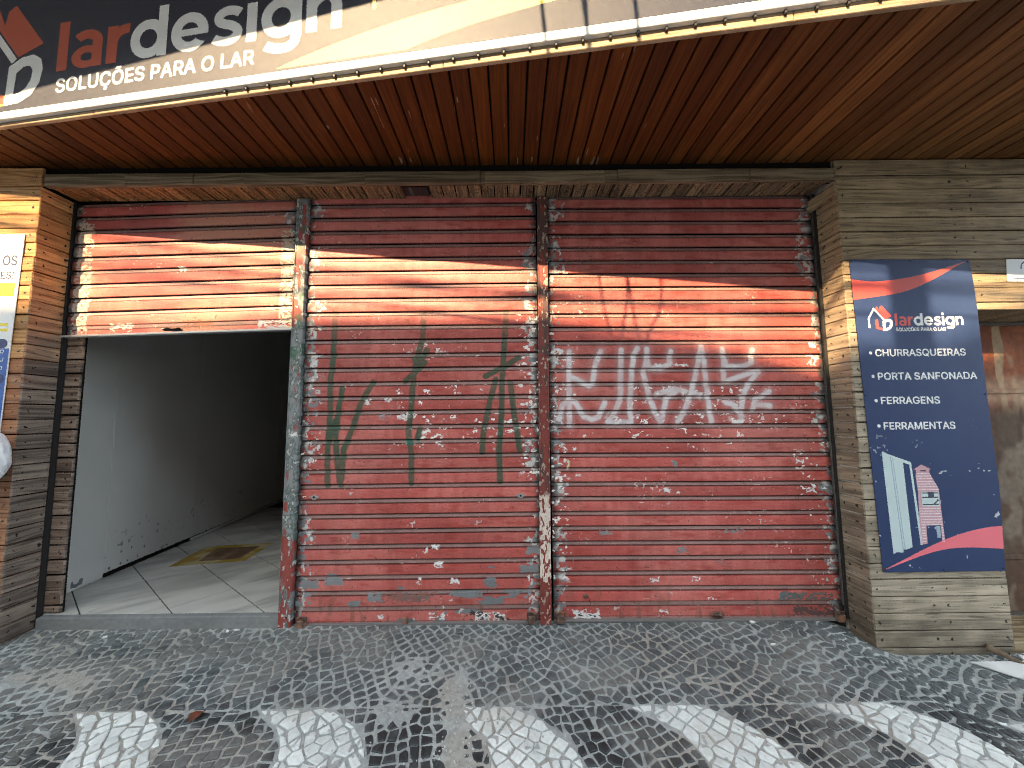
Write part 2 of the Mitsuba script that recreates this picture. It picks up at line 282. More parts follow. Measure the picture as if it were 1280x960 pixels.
def mortar_col(p, n, uv):
    a = fbm(p.x * 5, p.y * 5, 1.0, 3)
    b = fbm(p.x * 60, p.y * 60, 2.0, 2)
    sand = smoothstep(0.48, 0.66, fbm(p.x * 2.2, p.y * 3.2, 4.0, 3) + dr.select(p.x < -2.1, 0.10, 0.0) + 0.12 * dr.exp(-dr.square((p.x + 0.3) / 0.16)))
    c = mix((0.35, 0.375, 0.362), (0.24, 0.26, 0.252), a)
    c = mix(c, (0.30, 0.27, 0.225), sand * 0.5)
    c = c * (0.72 + 0.56 * b)
    peb = noise(p.x * 160, p.y * 160, 1.0)
    return clampc(mix(c, (0.52, 0.50, 0.46), smoothstep(0.82, 0.88, peb) * smoothstep(0.45, 0.6, a) * 0.8))
mat('mortar', proc(mortar_col), 0.92, 0.15, bump=lambda p, n, uv: fbm(p.x * 120, p.y * 120, 0.0, 2), bscale=0.003)

def stone_black(k):
    def fn(p, n, uv):
        a = fbm(p.x * 9 + k * 7, p.y * 9, 1.0, 3)
        b = fbm(p.x * 75, p.y * 75, 2.0, 2)
        w = smoothstep(2.0, 2.35, p.y + 0.25 * (a - 0.5))           # dustier further from the painted-dark wave band
        c = mix((0.028, 0.033, 0.035), (0.084, 0.098, 0.101), w * 0.75 + 0.25 * a) * (0.72 + 0.34 * k)
        c = c * (0.7 + 0.6 * b) * (0.72 + 0.62 * noise(p.x * 21 + 3, p.y * 21, 9.0))
        dust = smoothstep(0.45, 0.70, fbm(p.x * 3.2, p.y * 4.2, 6.0, 3) + 0.14 * smoothstep(-1.2, -2.6, p.x))
        c = mix(c, (0.185, 0.185, 0.172), dust * (0.35 + 0.4 * b))
        return clampc(c)
    return fn
for k in range(3):
    mat(f'basalt_{k}', proc(stone_black(k)), 0.52, 0.4, bump=lambda p, n, uv: fbm(p.x * 90, p.y * 90, 0.0, 2), bscale=0.002)

def stone_white(k):
    def fn(p, n, uv):
        a = fbm(p.x * 10 + k * 5, p.y * 10, 3.0, 3)
        b = fbm(p.x * 80, p.y * 80, 2.0, 2)
        c = mix((0.70, 0.74, 0.71), (0.54, 0.58, 0.56), a) * (0.86 + 0.12 * k) * (0.88 + 0.24 * b)
        st = noise(p.x * 36, p.y * 36, 5.0)
        c = mix(c, (0.16, 0.165, 0.165), smoothstep(0.84, 0.90, st) * 0.6)
        c = mix(c, (0.40, 0.38, 0.33), smoothstep(0.55, 0.75, fbm(p.x * 3.2, p.y * 4.2, 6.0, 3)) * 0.45)
        return clampc(c)
    return fn
for k in range(2):
    mat(f'limestone_{k}', proc(stone_white(k)), 0.5, 0.4, bump=lambda p, n, uv: fbm(p.x * 90, p.y * 90, 0.0, 2), bscale=0.002)

def asphalt(p, n, uv):
    return clampc(mi.Color3f(0.055) * (0.7 + 0.6 * fbm(p.x * 30, p.y * 30, 0.0, 3)))
mat('asphalt', proc(asphalt), 0.85, 0.2)
def concrete(p, n, uv):
    a = fbm(p.x * 3, p.y * 3, p.z * 3, 4)
    b = noise(p.x * 50, p.y * 50, p.z * 50)
    return clampc(mix((0.24, 0.245, 0.24), (0.15, 0.155, 0.155), a) * (0.85 + 0.3 * b))
mat('concrete', proc(concrete), 0.85, 0.2)

# ---- interior
def tile_col(p, n, uv):
    c1, s1 = 0.796, 0.605
    a, b = p.x * c1 - p.y * s1, p.x * s1 + p.y * c1
    g = fbm(p.x * 1.2 + p.y * 1.5, p.x * 4 - p.y * 5, 1.0, 4)
    c = mix((0.50, 0.49, 0.45), (0.33, 0.325, 0.30), smoothstep(0.3, 0.75, g))
    return clampc(c * (0.85 + 0.3 * fbm(p.x * 2.5, p.y * 2.5, 8.0, 3)))
mat('floor_tile', proc(tile_col), 0.35, 0.45)
mat('grout', (0.05, 0.052, 0.05), 0.9, 0.1)
def inner_paint(p, n, uv):
    a = fbm(p.y * 1.5, p.z * 1.5, p.x, 3)
    c = mix((0.66, 0.65, 0.61), (0.56, 0.555, 0.53), a)
    sp = noise(p.y * 28, p.z * 28, 2.0)
    z0 = smoothstep(0.75, 0.1, p.z)
    return clampc(mix(c, (0.10, 0.11, 0.12), smoothstep(0.83, 0.88, sp) * smoothstep(0.42, 0.62, fbm(p.y * 3, p.z * 3, 4.0)) * z0 * 0.9))
mat('inner_paint', proc(inner_paint), 0.6, 0.3)
mat('inner_dark', (0.03, 0.03, 0.03), 0.8, 0.2)
def mat_col(p, n, uv):
    a = fbm(p.x * 9, p.y * 9, 1.0, 3)
    return clampc(mix((0.13, 0.075, 0.045), (0.19, 0.13, 0.085), smoothstep(0.35, 0.7, a)))
mat('stain_brown', proc(mat_col), 0.7, 0.2)
mat('stain_yellow', proc(lambda p, n, uv: clampc(mix((0.30, 0.20, 0.035), (0.40, 0.33, 0.18), smoothstep(0.4, 0.65, fbm(p.x * 8, p.y * 8, 2.0, 3))))), 0.7, 0.2)
mat('plastic_white', (0.62, 0.62, 0.60), 0.5)

# ---- rusty sheet door in the recess on the right
def door_rust(p, n, uv):
    a = fbm(p.x * 5, p.z * 3, 1.0, 4)
    b = fbm(p.x * 30, p.z * 30, 2.0, 3)
    c = mix((0.34, 0.105, 0.040), (0.20, 0.055, 0.022), smoothstep(0.35, 0.65, a))
    pale = smoothstep(0.54, 0.64, fbm(p.x * 9 + 3, p.z * 2.2, 7.0, 3))
    c = mix(c, (0.46, 0.33, 0.20), pale * 0.8)
    band = smoothstep(0.16, 0.04, dr.abs(p.z - 1.66 + 0.05 * (a - 0.5)))
    c = mix(c, (0.48, 0.33, 0.22), band * 0.6)
    low = smoothstep(1.62, 1.45, p.z + 0.1 * (a - 0.5))
    lowc = mix((0.075, 0.048, 0.032), (0.22, 0.19, 0.145), 0.7 * smoothstep(0.56, 0.72, fbm(p.x * 6, p.z * 3.5, 3.0, 3)))
    c = mix(c, lowc, low * 0.92)
    return clampc(c * (0.7 + 0.6 * b))
mat('door_rust', proc(door_rust), 0.65, 0.3)

# ---- printed vinyl
def vinyl(key, col, rough=0.56, spec=0.6):
    mat(key, col, rough, spec)
for key, col in dict(vinyl_navy=(0.013, 0.016, 0.034), vinyl_white=(0.72, 0.72, 0.70), vinyl_red=(0.42, 0.075, 0.035), vinyl_yellow=(0.75, 0.43, 0.06), vinyl_gold=(0.78, 0.55, 0.14)).items():
    vinyl(key, col)
def banner_blue(p, n, uv):
    s = fbm(p.x * 3, p.z * 3, 1.0, 3)
    c = mix((0.019, 0.036, 0.105), (0.027, 0.048, 0.128), s)
    sc = noise(p.x * 60, p.z * 60, 3.0) * noise(p.x * 14, p.z * 14, 9.0)
    c = mix(c, (0.55, 0.57, 0.6), smoothstep(0.70, 0.76, sc) * smoothstep(1.5, 1.0, p.z) * 0.85)
    return clampc(c)
mat('banner_blue', proc(banner_blue), 0.45, 0.3)
for key, col in dict(print_white=(0.72, 0.73, 0.73), print_red=(0.55, 0.075, 0.06), print_pink=(0.75, 0.16, 0.20), print_orange=(0.70, 0.28, 0.08), print_ice=(0.50, 0.60, 0.60), print_ice_shade=(0.30, 0.40, 0.46),
                     print_brick=(0.52, 0.30, 0.34), print_dark=(0.05, 0.055, 0.07), print_yellow=(0.78, 0.60, 0.03), print_blue=(0.03, 0.09, 0.34), print_deep=(0.02, 0.03, 0.13), print_grey=(0.045, 0.05, 0.09)).items():
    mat(key, col, 0.45, 0.45)
mat('print_edge', (0.55, 0.55, 0.54), 0.6)
def leaf_col(p, n, uv):
    return clampc(mix((0.17, 0.055, 0.03), (0.10, 0.035, 0.02), fbm(p.x * 60, p.y * 60, 0.0, 2)))
mat('dead_leaf', proc(leaf_col), 0.6, 0.3)
mat('board_white', proc(lambda p, n, uv: clampc(mix((0.66, 0.67, 0.65), (0.50, 0.52, 0.50), smoothstep(0.4, 0.75, fbm(p.x * 7, p.y * 7, 1.0, 3))))), 0.5, 0.4)
mat('bag_plastic', (0.76, 0.78, 0.80), 0.35, 0.5)
mat('paper', (0.68, 0.68, 0.66), 0.8, 0.2)
mat('weathered_stick', proc(lambda p, n, uv: clampc(mix((0.20, 0.15, 0.10), (0.09, 0.065, 0.045), fbm(p.x * 40, p.y * 12, 0.0, 2)))), 0.7, 0.2)
def plaster(p, n, uv):
    a = fbm(p.x * 0.5, p.y * 0.5, p.z * 0.5, 4)
    return clampc(mix((0.62, 0.58, 0.52), (0.50, 0.46, 0.41), a))
mat('plaster', proc(plaster), 0.85, 0.2)
def far_plaster(p, n, uv):
    a = fbm(p.x * 0.5, p.y * 0.5, p.z * 0.5, 4)
    return clampc(mix((0.27, 0.245, 0.215), (0.19, 0.17, 0.15), a))
mat('plaster_worn', proc(far_plaster), 0.85, 0.2)
mat('far_glass', (0.03, 0.035, 0.04), 0.15, 0.6)
mat('far_frame', (0.35, 0.33, 0.31), 0.6)
mat('cable_rubber', (0.015, 0.015, 0.016), 0.6, 0.3)

# ------------------------------------------------------------------ mesh helpers
def clean(o):
    n = sum(1 for k in scene if k == o or k.startswith(o + '__'))
    return o

_used = {}
def numbered(name):
    i = _used.get(name, -1) + 1
    _used[name] = i
    return name if i == 0 else f'{name}_{i:03d}'

def put(key, mesh, m, smooth=False, label=None, kind=None, **kw):
    key = numbered(key)
    scene[key] = mikit.ply(mesh, m, smooth=smooth, **kw)
    if label or kind:
        labels[key] = {}
        if label: labels[key]['label'] = label
        if kind: labels[key]['kind'] = kind
    return key

def tag(key, label, cat, group=None):
    labels[key] = {'label': label, 'category': cat}
    if group: labels[key]['group'] = group

def structure(key, mesh, m, label, smooth=False):
    put(key, mesh, m, smooth)
    labels[key] = {'label': label, 'kind': 'structure'}

class Frame:
    def __init__(s, o, ex, ey):
        s.o, s.ex, s.ey = (np.asarray(v, float) for v in (o, ex, ey))
        s.ex /= np.linalg.norm(s.ex); s.ey /= np.linalg.norm(s.ey)
        s.en = np.cross(s.ex, s.ey)
    def __call__(s, v):
        v = np.asarray(v, float)
        return s.o + v[:, :1] * s.ex + v[:, 1:2] * s.ey + v[:, 2:3] * s.en
    def mesh(s, m):
        return trimesh.Trimesh(s(m.vertices), m.faces, process=False)

FRONT = lambda y: Frame((0, y, 0), (1, 0, 0), (0, 0, 1))         # x right, y up, normal towards the street
XZ = FRONT(0)

def bevel_prism(poly, z0, z1, b, back=False):
    """Prism over a convex counter-clockwise polygon with its upper rim bevelled."""
    p = np.asarray(poly, float); n = len(p)
    c = p.mean(0)
    e = np.roll(p, -1, 0) - p
    nrm = np.stack([-e[:, 1], e[:, 0]], 1); nrm /= np.linalg.norm(nrm, axis=1, keepdims=True) + 1e-12
    a, d = np.roll(nrm, 1, 0), nrm
    m = a + d
    m = m / np.maximum((m * d).sum(1, keepdims=True), 0.35)
    q = p + np.clip(m, -2.2, 2.2) * b
    V = np.vstack([np.c_[p, np.full(n, z0)], np.c_[p, np.full(n, z1 - b)], np.c_[q, np.full(n, z1)], [[*c, z1]]])
    F = []
    for i in range(n):
        j = (i + 1) % n
        F += [(i, j, n + j), (i, n + j, n + i), (n + i, n + j, 2 * n + j), (n + i, 2 * n + j, 2 * n + i), (2 * n + i, 2 * n + j, 3 * n)]
    if back:
        F += [(0, i + 1, i) for i in range(1, n - 1)]
    return trimesh.Trimesh(V, F, process=False)

def rect(x0, x1, y0, y1):
    return [(x0, y0), (x1, y0), (x1, y1), (x0, y1)]

def bbox(x0, x1, y0, y1, z0, z1, b=0.0):
    if b <= 0:
        m = trimesh.creation.box((x1 - x0, y1 - y0, z1 - z0))
        m.apply_translation(((x0 + x1) / 2, (y0 + y1) / 2, (z0 + z1) / 2)); return m
    P = []
    for sx in (0, 1):
        for sy in (0, 1):
            for sz in (0, 1):
                c = np.array([(x0, x1)[sx], (y0, y1)[sy], (z0, z1)[sz]])
                d = np.array([b * (1 - 2 * sx), b * (1 - 2 * sy), b * (1 - 2 * sz)])
                for k in range(3):
                    q = d.copy(); q[k] = 0; P.append(c + q)
    return trimesh.convex.convex_hull(np.array(P))

def cat(ms):
    return trimesh.util.concatenate(list(ms))

def extr(poly, h, z=0.0):
    """Extruded shapely polygon(s) as a mesh in the xy plane."""
    out = []
    for g in getattr(poly, 'geoms', [poly]):
        if g.area < 1e-9: continue
        m = trimesh.creation.extrude_polygon(g, h, engine='earcut'); m.apply_translation((0, 0, z)); out.append(m)
    return cat(out)

def tube(pts, r, sides=7):
    p = np.asarray(pts, float)
    t = np.gradient(p, axis=0); t /= np.linalg.norm(t, axis=1, keepdims=True)
    ref = np.array([0.31, 0.2, 0.93])
    a = np.cross(t, ref); a /= np.linalg.norm(a, axis=1, keepdims=True)
    b = np.cross(t, a)
    ang = np.arange(sides) * 2 * np.pi / sides
    rr = np.broadcast_to(np.asarray(r, float), (len(p),))
    V = (p[:, None] + rr[:, None, None] * (np.cos(ang)[None, :, None] * a[:, None] + np.sin(ang)[None, :, None] * b[:, None])).reshape(-1, 3)
    F = []
    for i in range(len(p) - 1):
        for k in range(sides):
            q = (k + 1) % sides
            F += [(i * sides + k, i * sides + q, (i + 1) * sides + q), (i * sides + k, (i + 1) * sides + q, (i + 1) * sides + k)]
    V = np.vstack([V, p[:1], p[-1:]]); n = len(p) * sides
    for k in range(sides):
        F += [(n, (k + 1) % sides, k), (n + 1, (len(p) - 1) * sides + k, (len(p) - 1) * sides + (k + 1) % sides)]
    return trimesh.Trimesh(V, F, process=False)

def word(text, x0, x1, base, cap, depth=0.0008, bold=True, asc=None):
    """Lettering between x0 and x1 on the baseline, capitals (or asc, the tallest letter) cap high."""
    m = meshkit.text_mesh(text, 1.0, 0.01, bold)
    v = m.vertices
    top = v[:, 1].max() if asc else 1.0
    w0, w1 = v[:, 0].min(), v[:, 0].max()
    v = np.c_[x0 + (v[:, 0] - w0) / (w1 - w0) * (x1 - x0), base + v[:, 1] * cap / top, v[:, 2] / 0.01 * depth]
    return trimesh.Trimesh(v, m.faces, process=False)

def lift(m, h):
    m = m.copy(); m.vertices = m.vertices + [0, 0, h]; return m

# ------------------------------------------------------------------ large structure: ground, road
YD, YF = 2.901, 2.684                        # shutter plane, front of the wooden facade
XL, XR = -3.495, 2.455                       # the recess

def grid_sheet(xs, ys, zf):
    X, Y = np.meshgrid(xs, ys, indexing='xy')
    V = np.stack([X, Y, zf(X, Y)], -1).reshape(-1, 3)
    nx, ny = len(xs), len(ys)
    i = (np.arange(ny - 1)[:, None] * nx + np.arange(nx - 1)[None]).ravel()
    F = np.vstack([np.c_[i, i + 1, i + nx + 1], np.c_[i, i + nx + 1, i + nx]])
    return trimesh.Trimesh(V, F, process=False)

def mortar_z(x, y):
    d = dirt_amount(x, y)
    f = meshkit.fbm(np.stack([x * 25, y * 25, x * 0], -1), 2, seed=2)
    return ground(x, y) - 0.0065 + 0.0016 * (f - 0.5) + 0.011 * d ** 1.3

fine = grid_sheet(np.arange(-4.6, 4.61, 0.02), np.arange(1.1, 3.06, 0.02), mortar_z)
near = grid_sheet(np.r_[np.arange(-12, 12.01, 0.25)], np.linspace(-2.0, 1.1, 14), lambda x, y: ground(x, y) - 0.006)
sideL = grid_sheet(np.linspace(-12, -4.6, 10), np.linspace(1.1, 3.06, 8), lambda x, y: ground(x, y) - 0.006)
sideR = grid_sheet(np.linspace(4.6, 12, 10), np.linspace(1.1, 3.06, 8), lambda x, y: ground(x, y) - 0.006)
structure('pavement', cat([fine, near, sideL, sideR]), 'mortar', 'black and white stone mosaic pavement in front of the shop', smooth=True)

RZ = -0.47
structure('road', bbox(-400, 400, -400, -2.13, RZ - 0.05, RZ), 'asphalt', 'asphalt street in front of the shop')
structure('ground', bbox(-400, 400, -2.2, 400, RZ - 0.35, RZ - 0.2), 'concrete', 'bare ground under the buildings')
structure('kerb', bbox(-40, 40, -2.14, -1.98, RZ - 0.1, -0.272, 0.012), 'concrete', 'grey stone kerb along the pavement')

# mosaic stones --------------------------------------------------
NW = 0.986
LB = [(2.157, -0.384), (2.03, -0.213), (1.938, -0.135), (1.835, -0.11), (1.72, -0.135), (1.62, -0.21), (1.5, -0.38)]
RB = [(2.160, -0.012), (2.09, 0.12), (2.0, 0.225), (1.9, 0.29), (1.8, 0.312), (1.7, 0.29), (1.6, 0.21), (1.5, -0.01)]
def smooth_line(pts, n=24):
    p = np.array(pts); t = np.arange(len(p))
    s = np.linspace(0, len(p) - 1, n)
    from scipy.interpolate import CubicSpline
    return CubicSpline(t, p)(s)
lb, rb = smooth_line(LB), smooth_line(RB)
waves = []
for k in range(-5, 6):
    ring = [(x + k * NW, y) for y, x in lb] + [(x + k * NW, y) for y, x in rb[::-1]]
    waves.append(Polygon(ring).buffer(0))
white_area = unary_union(waves)
band = sbox(-4.6, 1.18, 4.6, 2.158)
field = sbox(-4.6, 1.18, 4.6, 2.895)
obst = unary_union([sbox(-5, 2.70, XL - 0.003, 3.2), sbox(XR + 0.003, 2.70, 3.43, 3.2)])

from scipy.spatial import Voronoi
def cells(area, step, jitter, seed, rot=0.0, warp=0.10, aniso=1.0):
    """Irregular four- and five-sided cells: Voronoi cells of a jittered, bent square lattice, cut to the area."""
    r = np.random.default_rng(seed)
    n = int(9.5 / step) + 8
    gx, gy = np.meshgrid(np.arange(-n, n + 1) * step * aniso * 0.62, np.arange(-n, n + 1) * step * 0.62)
    g = np.stack([gx.ravel(), gy.ravel()], 1) / 0.62
    g = g[(np.abs(g[:, 0]) < 7) & (np.abs(g[:, 1]) < 7)]
    g = g + r.uniform(-jitter, jitter, g.shape) * step
    c, s_ = math.cos(rot), math.sin(rot)
    g = g @ np.array([[c, s_], [-s_, c]])
    P = np.stack([g[:, 0] + warp * np.sin(2.3 * g[:, 1] + 1.1 * g[:, 0] + seed), g[:, 1] + warp * np.sin(1.9 * g[:, 0] - 1.3 * g[:, 1] + 2 * seed)], 1)
    P = P + [0, 1.9]
    x0, y0, x1, y1 = area.bounds
    P = P[(P[:, 0] > x0 - .4) & (P[:, 0] < x1 + .4) & (P[:, 1] > y0 - .4) & (P[:, 1] < y1 + .4)]
    vor = Voronoi(P)
    out = []
    for k in range(len(P)):
        reg = vor.regions[vor.point_region[k]]
        if -1 in reg or not reg: continue
        q = Polygon(vor.vertices[reg])
        if not q.intersects(area): continue
        whole = q.within(area)
        q = q.intersection(area)
        for w in getattr(q, 'geoms', [q]):
            if w.geom_type == 'Polygon' and w.area > step * step * 0.12: out.append(w)
    return out

def stone_poly(g, gap, r):
    """One stone of its cell: short sides merged into corners, then shrunk by the joint."""
    g = g.convex_hull
    c = list(map(np.array, list(g.exterior.coords)[:-1]))
    lim = 0.42 * math.sqrt(g.area)
    while len(c) > 3:
        L = [np.linalg.norm(c[(i + 1) % len(c)] - c[i]) for i in range(len(c))]
        i = int(np.argmin(L))
        if L[i] > lim: break
        m = 0.5 * (c[i] + c[(i + 1) % len(c)])
        c[i] = m; del c[(i + 1) % len(c)]
    q = Polygon(c).convex_hull.buffer(-gap * (0.75 + 0.6 * r.random()), join_style=2)
    if q.is_empty: return None
    if q.geom_type != 'Polygon': q = max(q.geoms, key=lambda a: a.area)
    q = q.simplify(0.004)
    if q.area < 0.00035 or len(q.exterior.coords) < 4: return None
    c = np.array(q.exterior.coords)[:-1]
    # knocked-off corner now and then
    if r.random() < 0.45:
        i = r.integers(0, len(c)); a, b, d = c[i - 1], c[i], c[(i + 1) % len(c)]
        t = r.uniform(.15, .35)
        c = np.insert(np.delete(c, i, 0), i, [b + (a - b) * t, b + (d - b) * t], 0)
    c = c + r.uniform(-0.0024, 0.0024, c.shape)
    h = MultiPoint(c).convex_hull
    if h.geom_type != 'Polygon': return None
    c = np.array(h.exterior.coords)[:-1]
    if not h.exterior.is_ccw: c = c[::-1]
    return c

def stone_mesh(c, r):
    m = bevel_prism(c, -0.02, 0.0, 0.0028 + 0.0014 * r.random())
    cen = c.mean(0)
    tilt = r.normal(0, 0.016, 2)
    z = ground(m.vertices[:, 0], m.vertices[:, 1]) + (m.vertices[:, :2] - cen) @ tilt + r.normal(0.0005, 0.0012)
    v = m.vertices.copy(); v[:, 2] += z
    v[-1, 2] += 0.0012
    return trimesh.Trimesh(v, m.faces, process=False)

FWn, UPn = FW / np.linalg.norm(FW), np.array(UP)
RTn = np.cross(FWn, UPn)
def px(P):
    d = np.asarray(P, float) - CAM
    z = d @ FWn
    return np.array([640 + 470 * (d @ RTn) / z, 480 - 470 * (d @ UPn) / z])

black_upper = field.difference(band).difference(obst)
black_wave = band.difference(white_area.buffer(0.002))
sets = {'black_stone': [], 'white_stone': []}
r = np.random.default_rng(11)
for g in cells(black_upper, 0.064, 0.34, 1, 0.5, 0.075):
    c = stone_poly(g, 0.0060, r)
    if c is not None: sets['black_stone'].append((c, r.integers(0, 3)))
for g in cells(black_wave, 0.058, 0.26, 2, 0.25, 0.07):
    c = stone_poly(g, 0.0046, r)
    if c is not None: sets['black_stone'].append((c, r.integers(0, 2)))
for g in cells(white_area.intersection(sbox(-4.6, 1.18, 4.6, 2.4)), 0.066, 0.33, 3, 0.7, 0.07):
    c = stone_poly(g, 0.0040, r)
    if c is not None: sets['white_stone'].append((c, r.integers(0, 2)))
for nm, base in (('black_stone', 'basalt'), ('white_stone', 'limestone')):
    rows = []
    for c, k in sets[nm]:
        cen = c.mean(0)
        P = np.array([*cen, float(ground(*cen))])
        q = px(P)
        vis = -20 < q[0] < 1300 and 0 < q[1] < 985 and P[1] > 0.3
        size = Polygon([px([x, y, P[2]]) for x, y in c]).area if P[1] > 0.5 else 0
        rows.append((size if vis else 0, c, k))
    rows.sort(key=lambda t: -t[0])
    r = np.random.default_rng(5)
    rest = {}
    for i, (s, c, k) in enumerate(rows):
        m = stone_mesh(c, r)
        if i < 300 and s > 30:
            put('pavement__' + nm, m, f'{base}_{k}')
        else:
            rest.setdefault(k, []).append(m)
    if rest:
        put(f'pavement__{nm}_field', cat([m for v in rest.values() for m in v]), f'{base}_1', kind='stuff')

# ------------------------------------------------------------------ the building
B = 'shop_building'
tag(B, 'shop building with weathered wooden cladding, plank canopy and dark open interior', 'building')
put(B + '__wall', cat([bbox(-12, -4.45, 2.72, 9.8, -0.6, 3.5), bbox(-4.45, -3.74, 2.72, 2.93, -0.6, 3.5), bbox(3.43, 12, 3.12, 9.8, -0.6, 3.5), bbox(2.47, 3.43, 2.72, 9.8, -0.6, 3.5),
    bbox(-12, 12, 2.76, 9.8, 3.5, 11.0), bbox(-4.45, 2.47, 9.6, 9.8, -0.6, 3.5), bbox(3.43, 12, 2.74, 3.12, 2.262, 3.5)]), 'plaster')
put(B + '__ceiling', bbox(-4.45, 2.47, 2.99, 9.6, 3.36, 3.48), 'inner_dark')
put(B + '__upper_floor_slab', bbox(-12, 12, 0.62, 2.76, 4.80, 5.0, 0.01), 'plaster')

# interior: left partition wall in panels, skirting pipe, dark back
d = np.array([-0.084, 1.0]); d /= np.linalg.norm(d)
fw = Frame((-3.672, 3.03, 0.0), (d[0], d[1], 0), (0, 0, 1))     # faces +x
for k, (a, b) in enumerate([(0.0, 0.52), (0.522, 1.585), (1.592, 3.4), (3.407, 5.3), (5.307, 6.5)]):
    put(B + '__inner_wall_panel', fw.mesh(bevel_prism(rect(a, b, 0.075 if k == 0 else 0.112, 3.36), -0.03, 0.0, 0.002, back=True)), 'inner_paint')
put(B + '__skirting_gap', fw.mesh(bevel_prism(rect(0.55, 6.5, 0.07, 0.12), -0.03, -0.008, 0.001, back=True)), 'dark_core')
pp = [fw(np.array([[s, 0.095 + 0.004 * math.sin(3 * s), 0.014]]))[0] for s in np.linspace(1.55, 6.4, 20)]
put(B + '__skirting_pipe', tube(pp, 0.017), 'plastic_white', True)
put(B + '__inner_side_wall', bbox(-1.2, -1.1, 3.05, 9.6, 0.0, 3.36), 'inner_dark')

structure('shop_floor', bbox(-4.4, 2.47, 2.93, 9.6, -0.6, 0.066), 'grout', 'pale tiled floor inside the open shop')
ca, sa = 0.796, 0.605
room = Polygon([(-3.69, 2.925), (-1.2, 2.925), (-1.2, 6.2), (-3.95, 6.2)])
ta, tb = 0.44, 0.412
tiles = []
for i in range(-22, 6):
    for j in range(-3, 16):
        a0, b0 = -3.456 + i * ta + (0.15 if j % 2 else 0) * 0, 0.799 + j * tb - 4 * tb
        quad = [(a0 + .004, b0 + .004), (a0 + ta - .004, b0 + .004), (a0 + ta - .004, b0 + tb - .004), (a0 + .004, b0 + tb - .004)]
        pts = [(a * ca + b * sa, -a * sa + b * ca) for a, b in quad]
        g = Polygon(pts).intersection(room)
        if g.is_empty or g.geom_type != 'Polygon' or g.area < 0.004: continue
        c = np.array(g.exterior.coords)[:-1]
        if not g.exterior.is_ccw: c = c[::-1]
        tiles.append(c)
for c in tiles:
    m = bevel_prism(c, 0.060, 0.0705, 0.001)
    m.vertices[:, 2] += rng.normal(0, 0.0004)
    put('shop_floor__tile', m, 'floor_tile')
put(B + '__threshold', bbox(-3.47, -1.70, 2.87, 2.926, -0.12, 0.0690, 0.006), 'concrete')

# ---- wooden pillars
def plank_face(key, frame, x0, x1, lines, m='wood_facade', ext=0.0, nails=(0.035,), th=0.018, gap=0.0075, skip=None, j=0.0016):
    nm = []
    for k, (za, zb) in enumerate(zip(lines[1:], lines[:-1])):
        xa, xb = x0 + rng.normal(0, 0.0012), x1 + rng.normal(0, 0.0012)
        if skip and skip(za, zb): continue
        q = np.array(rect(xa, xb, za + gap / 2, zb - gap / 2))
        q = q + rng.normal(0, j, q.shape) * [0.3, 1]
        dz = rng.normal(0, 0.0013)
        put(key + '__plank', frame.mesh(bevel_prism(q, -th, dz, 0.0035)), m)
        for nx in nails:
            for xx in ((x0 + nx), (x1 - nx)):
                c = [(xx + rng.normal(0, .008) + 0.0042 * math.cos(t), (za + zb) / 2 + rng.normal(0, .006) * 1 + 0.0042 * math.sin(t)) for t in np.arange(6) * math.pi / 3]
                nm.append(frame.mesh(bevel_prism(np.array(c), 0.0, dz + 0.0016, 0.0006)))
    return nm

def lines_from(top, bottom, pitch):
    return [top - pitch * k for k in range(int((top - bottom) / pitch) + 2)]

# left pillar
pl = B + '__pillar'
put(pl, bbox(-6.2, XL - 0.019, YF + 0.019, 2.93, -0.5, 3.40), 'dark_core')
_used[B + '__pillar'] = 0
lz = [3.40, 3.248] + [3.139 - 0.1085 * k for k in range(0, 31)] + [-0.24]
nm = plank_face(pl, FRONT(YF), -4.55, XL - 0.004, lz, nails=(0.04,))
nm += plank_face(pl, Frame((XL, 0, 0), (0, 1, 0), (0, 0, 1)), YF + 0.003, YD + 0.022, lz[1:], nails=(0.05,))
put(pl + '__nails', cat(nm), 'nail_iron', kind='stuff')
# right pillar
pr = B + '__pillar_001'
rz = [3.405] + [3.279 - 0.1098 * k for k in range(8)] + [2.5104 - 0.10797 * k for k in range(1, 21)] + [0.351 - 0.1115 * k for k in range(1, 5)] + [-0.185]
put(pr, cat([bbox(XR + 0.019, 3.381, YF + 0.019, 3.12, -0.5, 2.22), bbox(XR + 0.019, 6.2, YF + 0.019, 2.74, 2.262, 3.40)]), 'dark_core')
low = [z for z in rz if z < 2.25]; low = [2.246] + low
up = [z for z in rz if z > 2.24]
up = [z for z in rz if z > 2.28]; lw = [z for z in rz if z < 2.30]
nm = plank_face(pr, FRONT(YF), XR + 0.004, 5.2, up, nails=(0.04, 0.85, 1.75))
nm += plank_face(pr, FRONT(YF), XR + 0.004, 3.398, lw, nails=(0.04, 0.42))
nm += plank_face(pr, FRONT(YF), 3.4025, 5.2, [lw[0], 2.238], nails=())
nm += plank_face(pr, Frame((XR, 0, 0), (0, -1, 0), (0, 0, 1)), -(YD - 0.012), -(YF + 0.003), [z for z in rz if z < 3.26], nails=(0.05,))
nm += plank_face(pr, Frame((3.401, 0, 0), (0, 1, 0), (0, 0, 1)), YF + 0.003, 3.05, low, nails=())
put(pr + '__nails', cat(nm), 'nail_iron', kind='stuff')
# the loose crooked board at the top of the right return
lb_ = bevel_prism(rect(-0.125, 0.125, -0.048, 0.048), -0.012, 0.012, 0.004, back=True)
fr = Frame((XR - 0.022, 2.80, 3.165), (0.10, -1, 0.10), (0, 0.1, 1))
put(pr + '__plank', fr.mesh(lb_), 'wood_facade', label='crooked loose board at the top of the return')

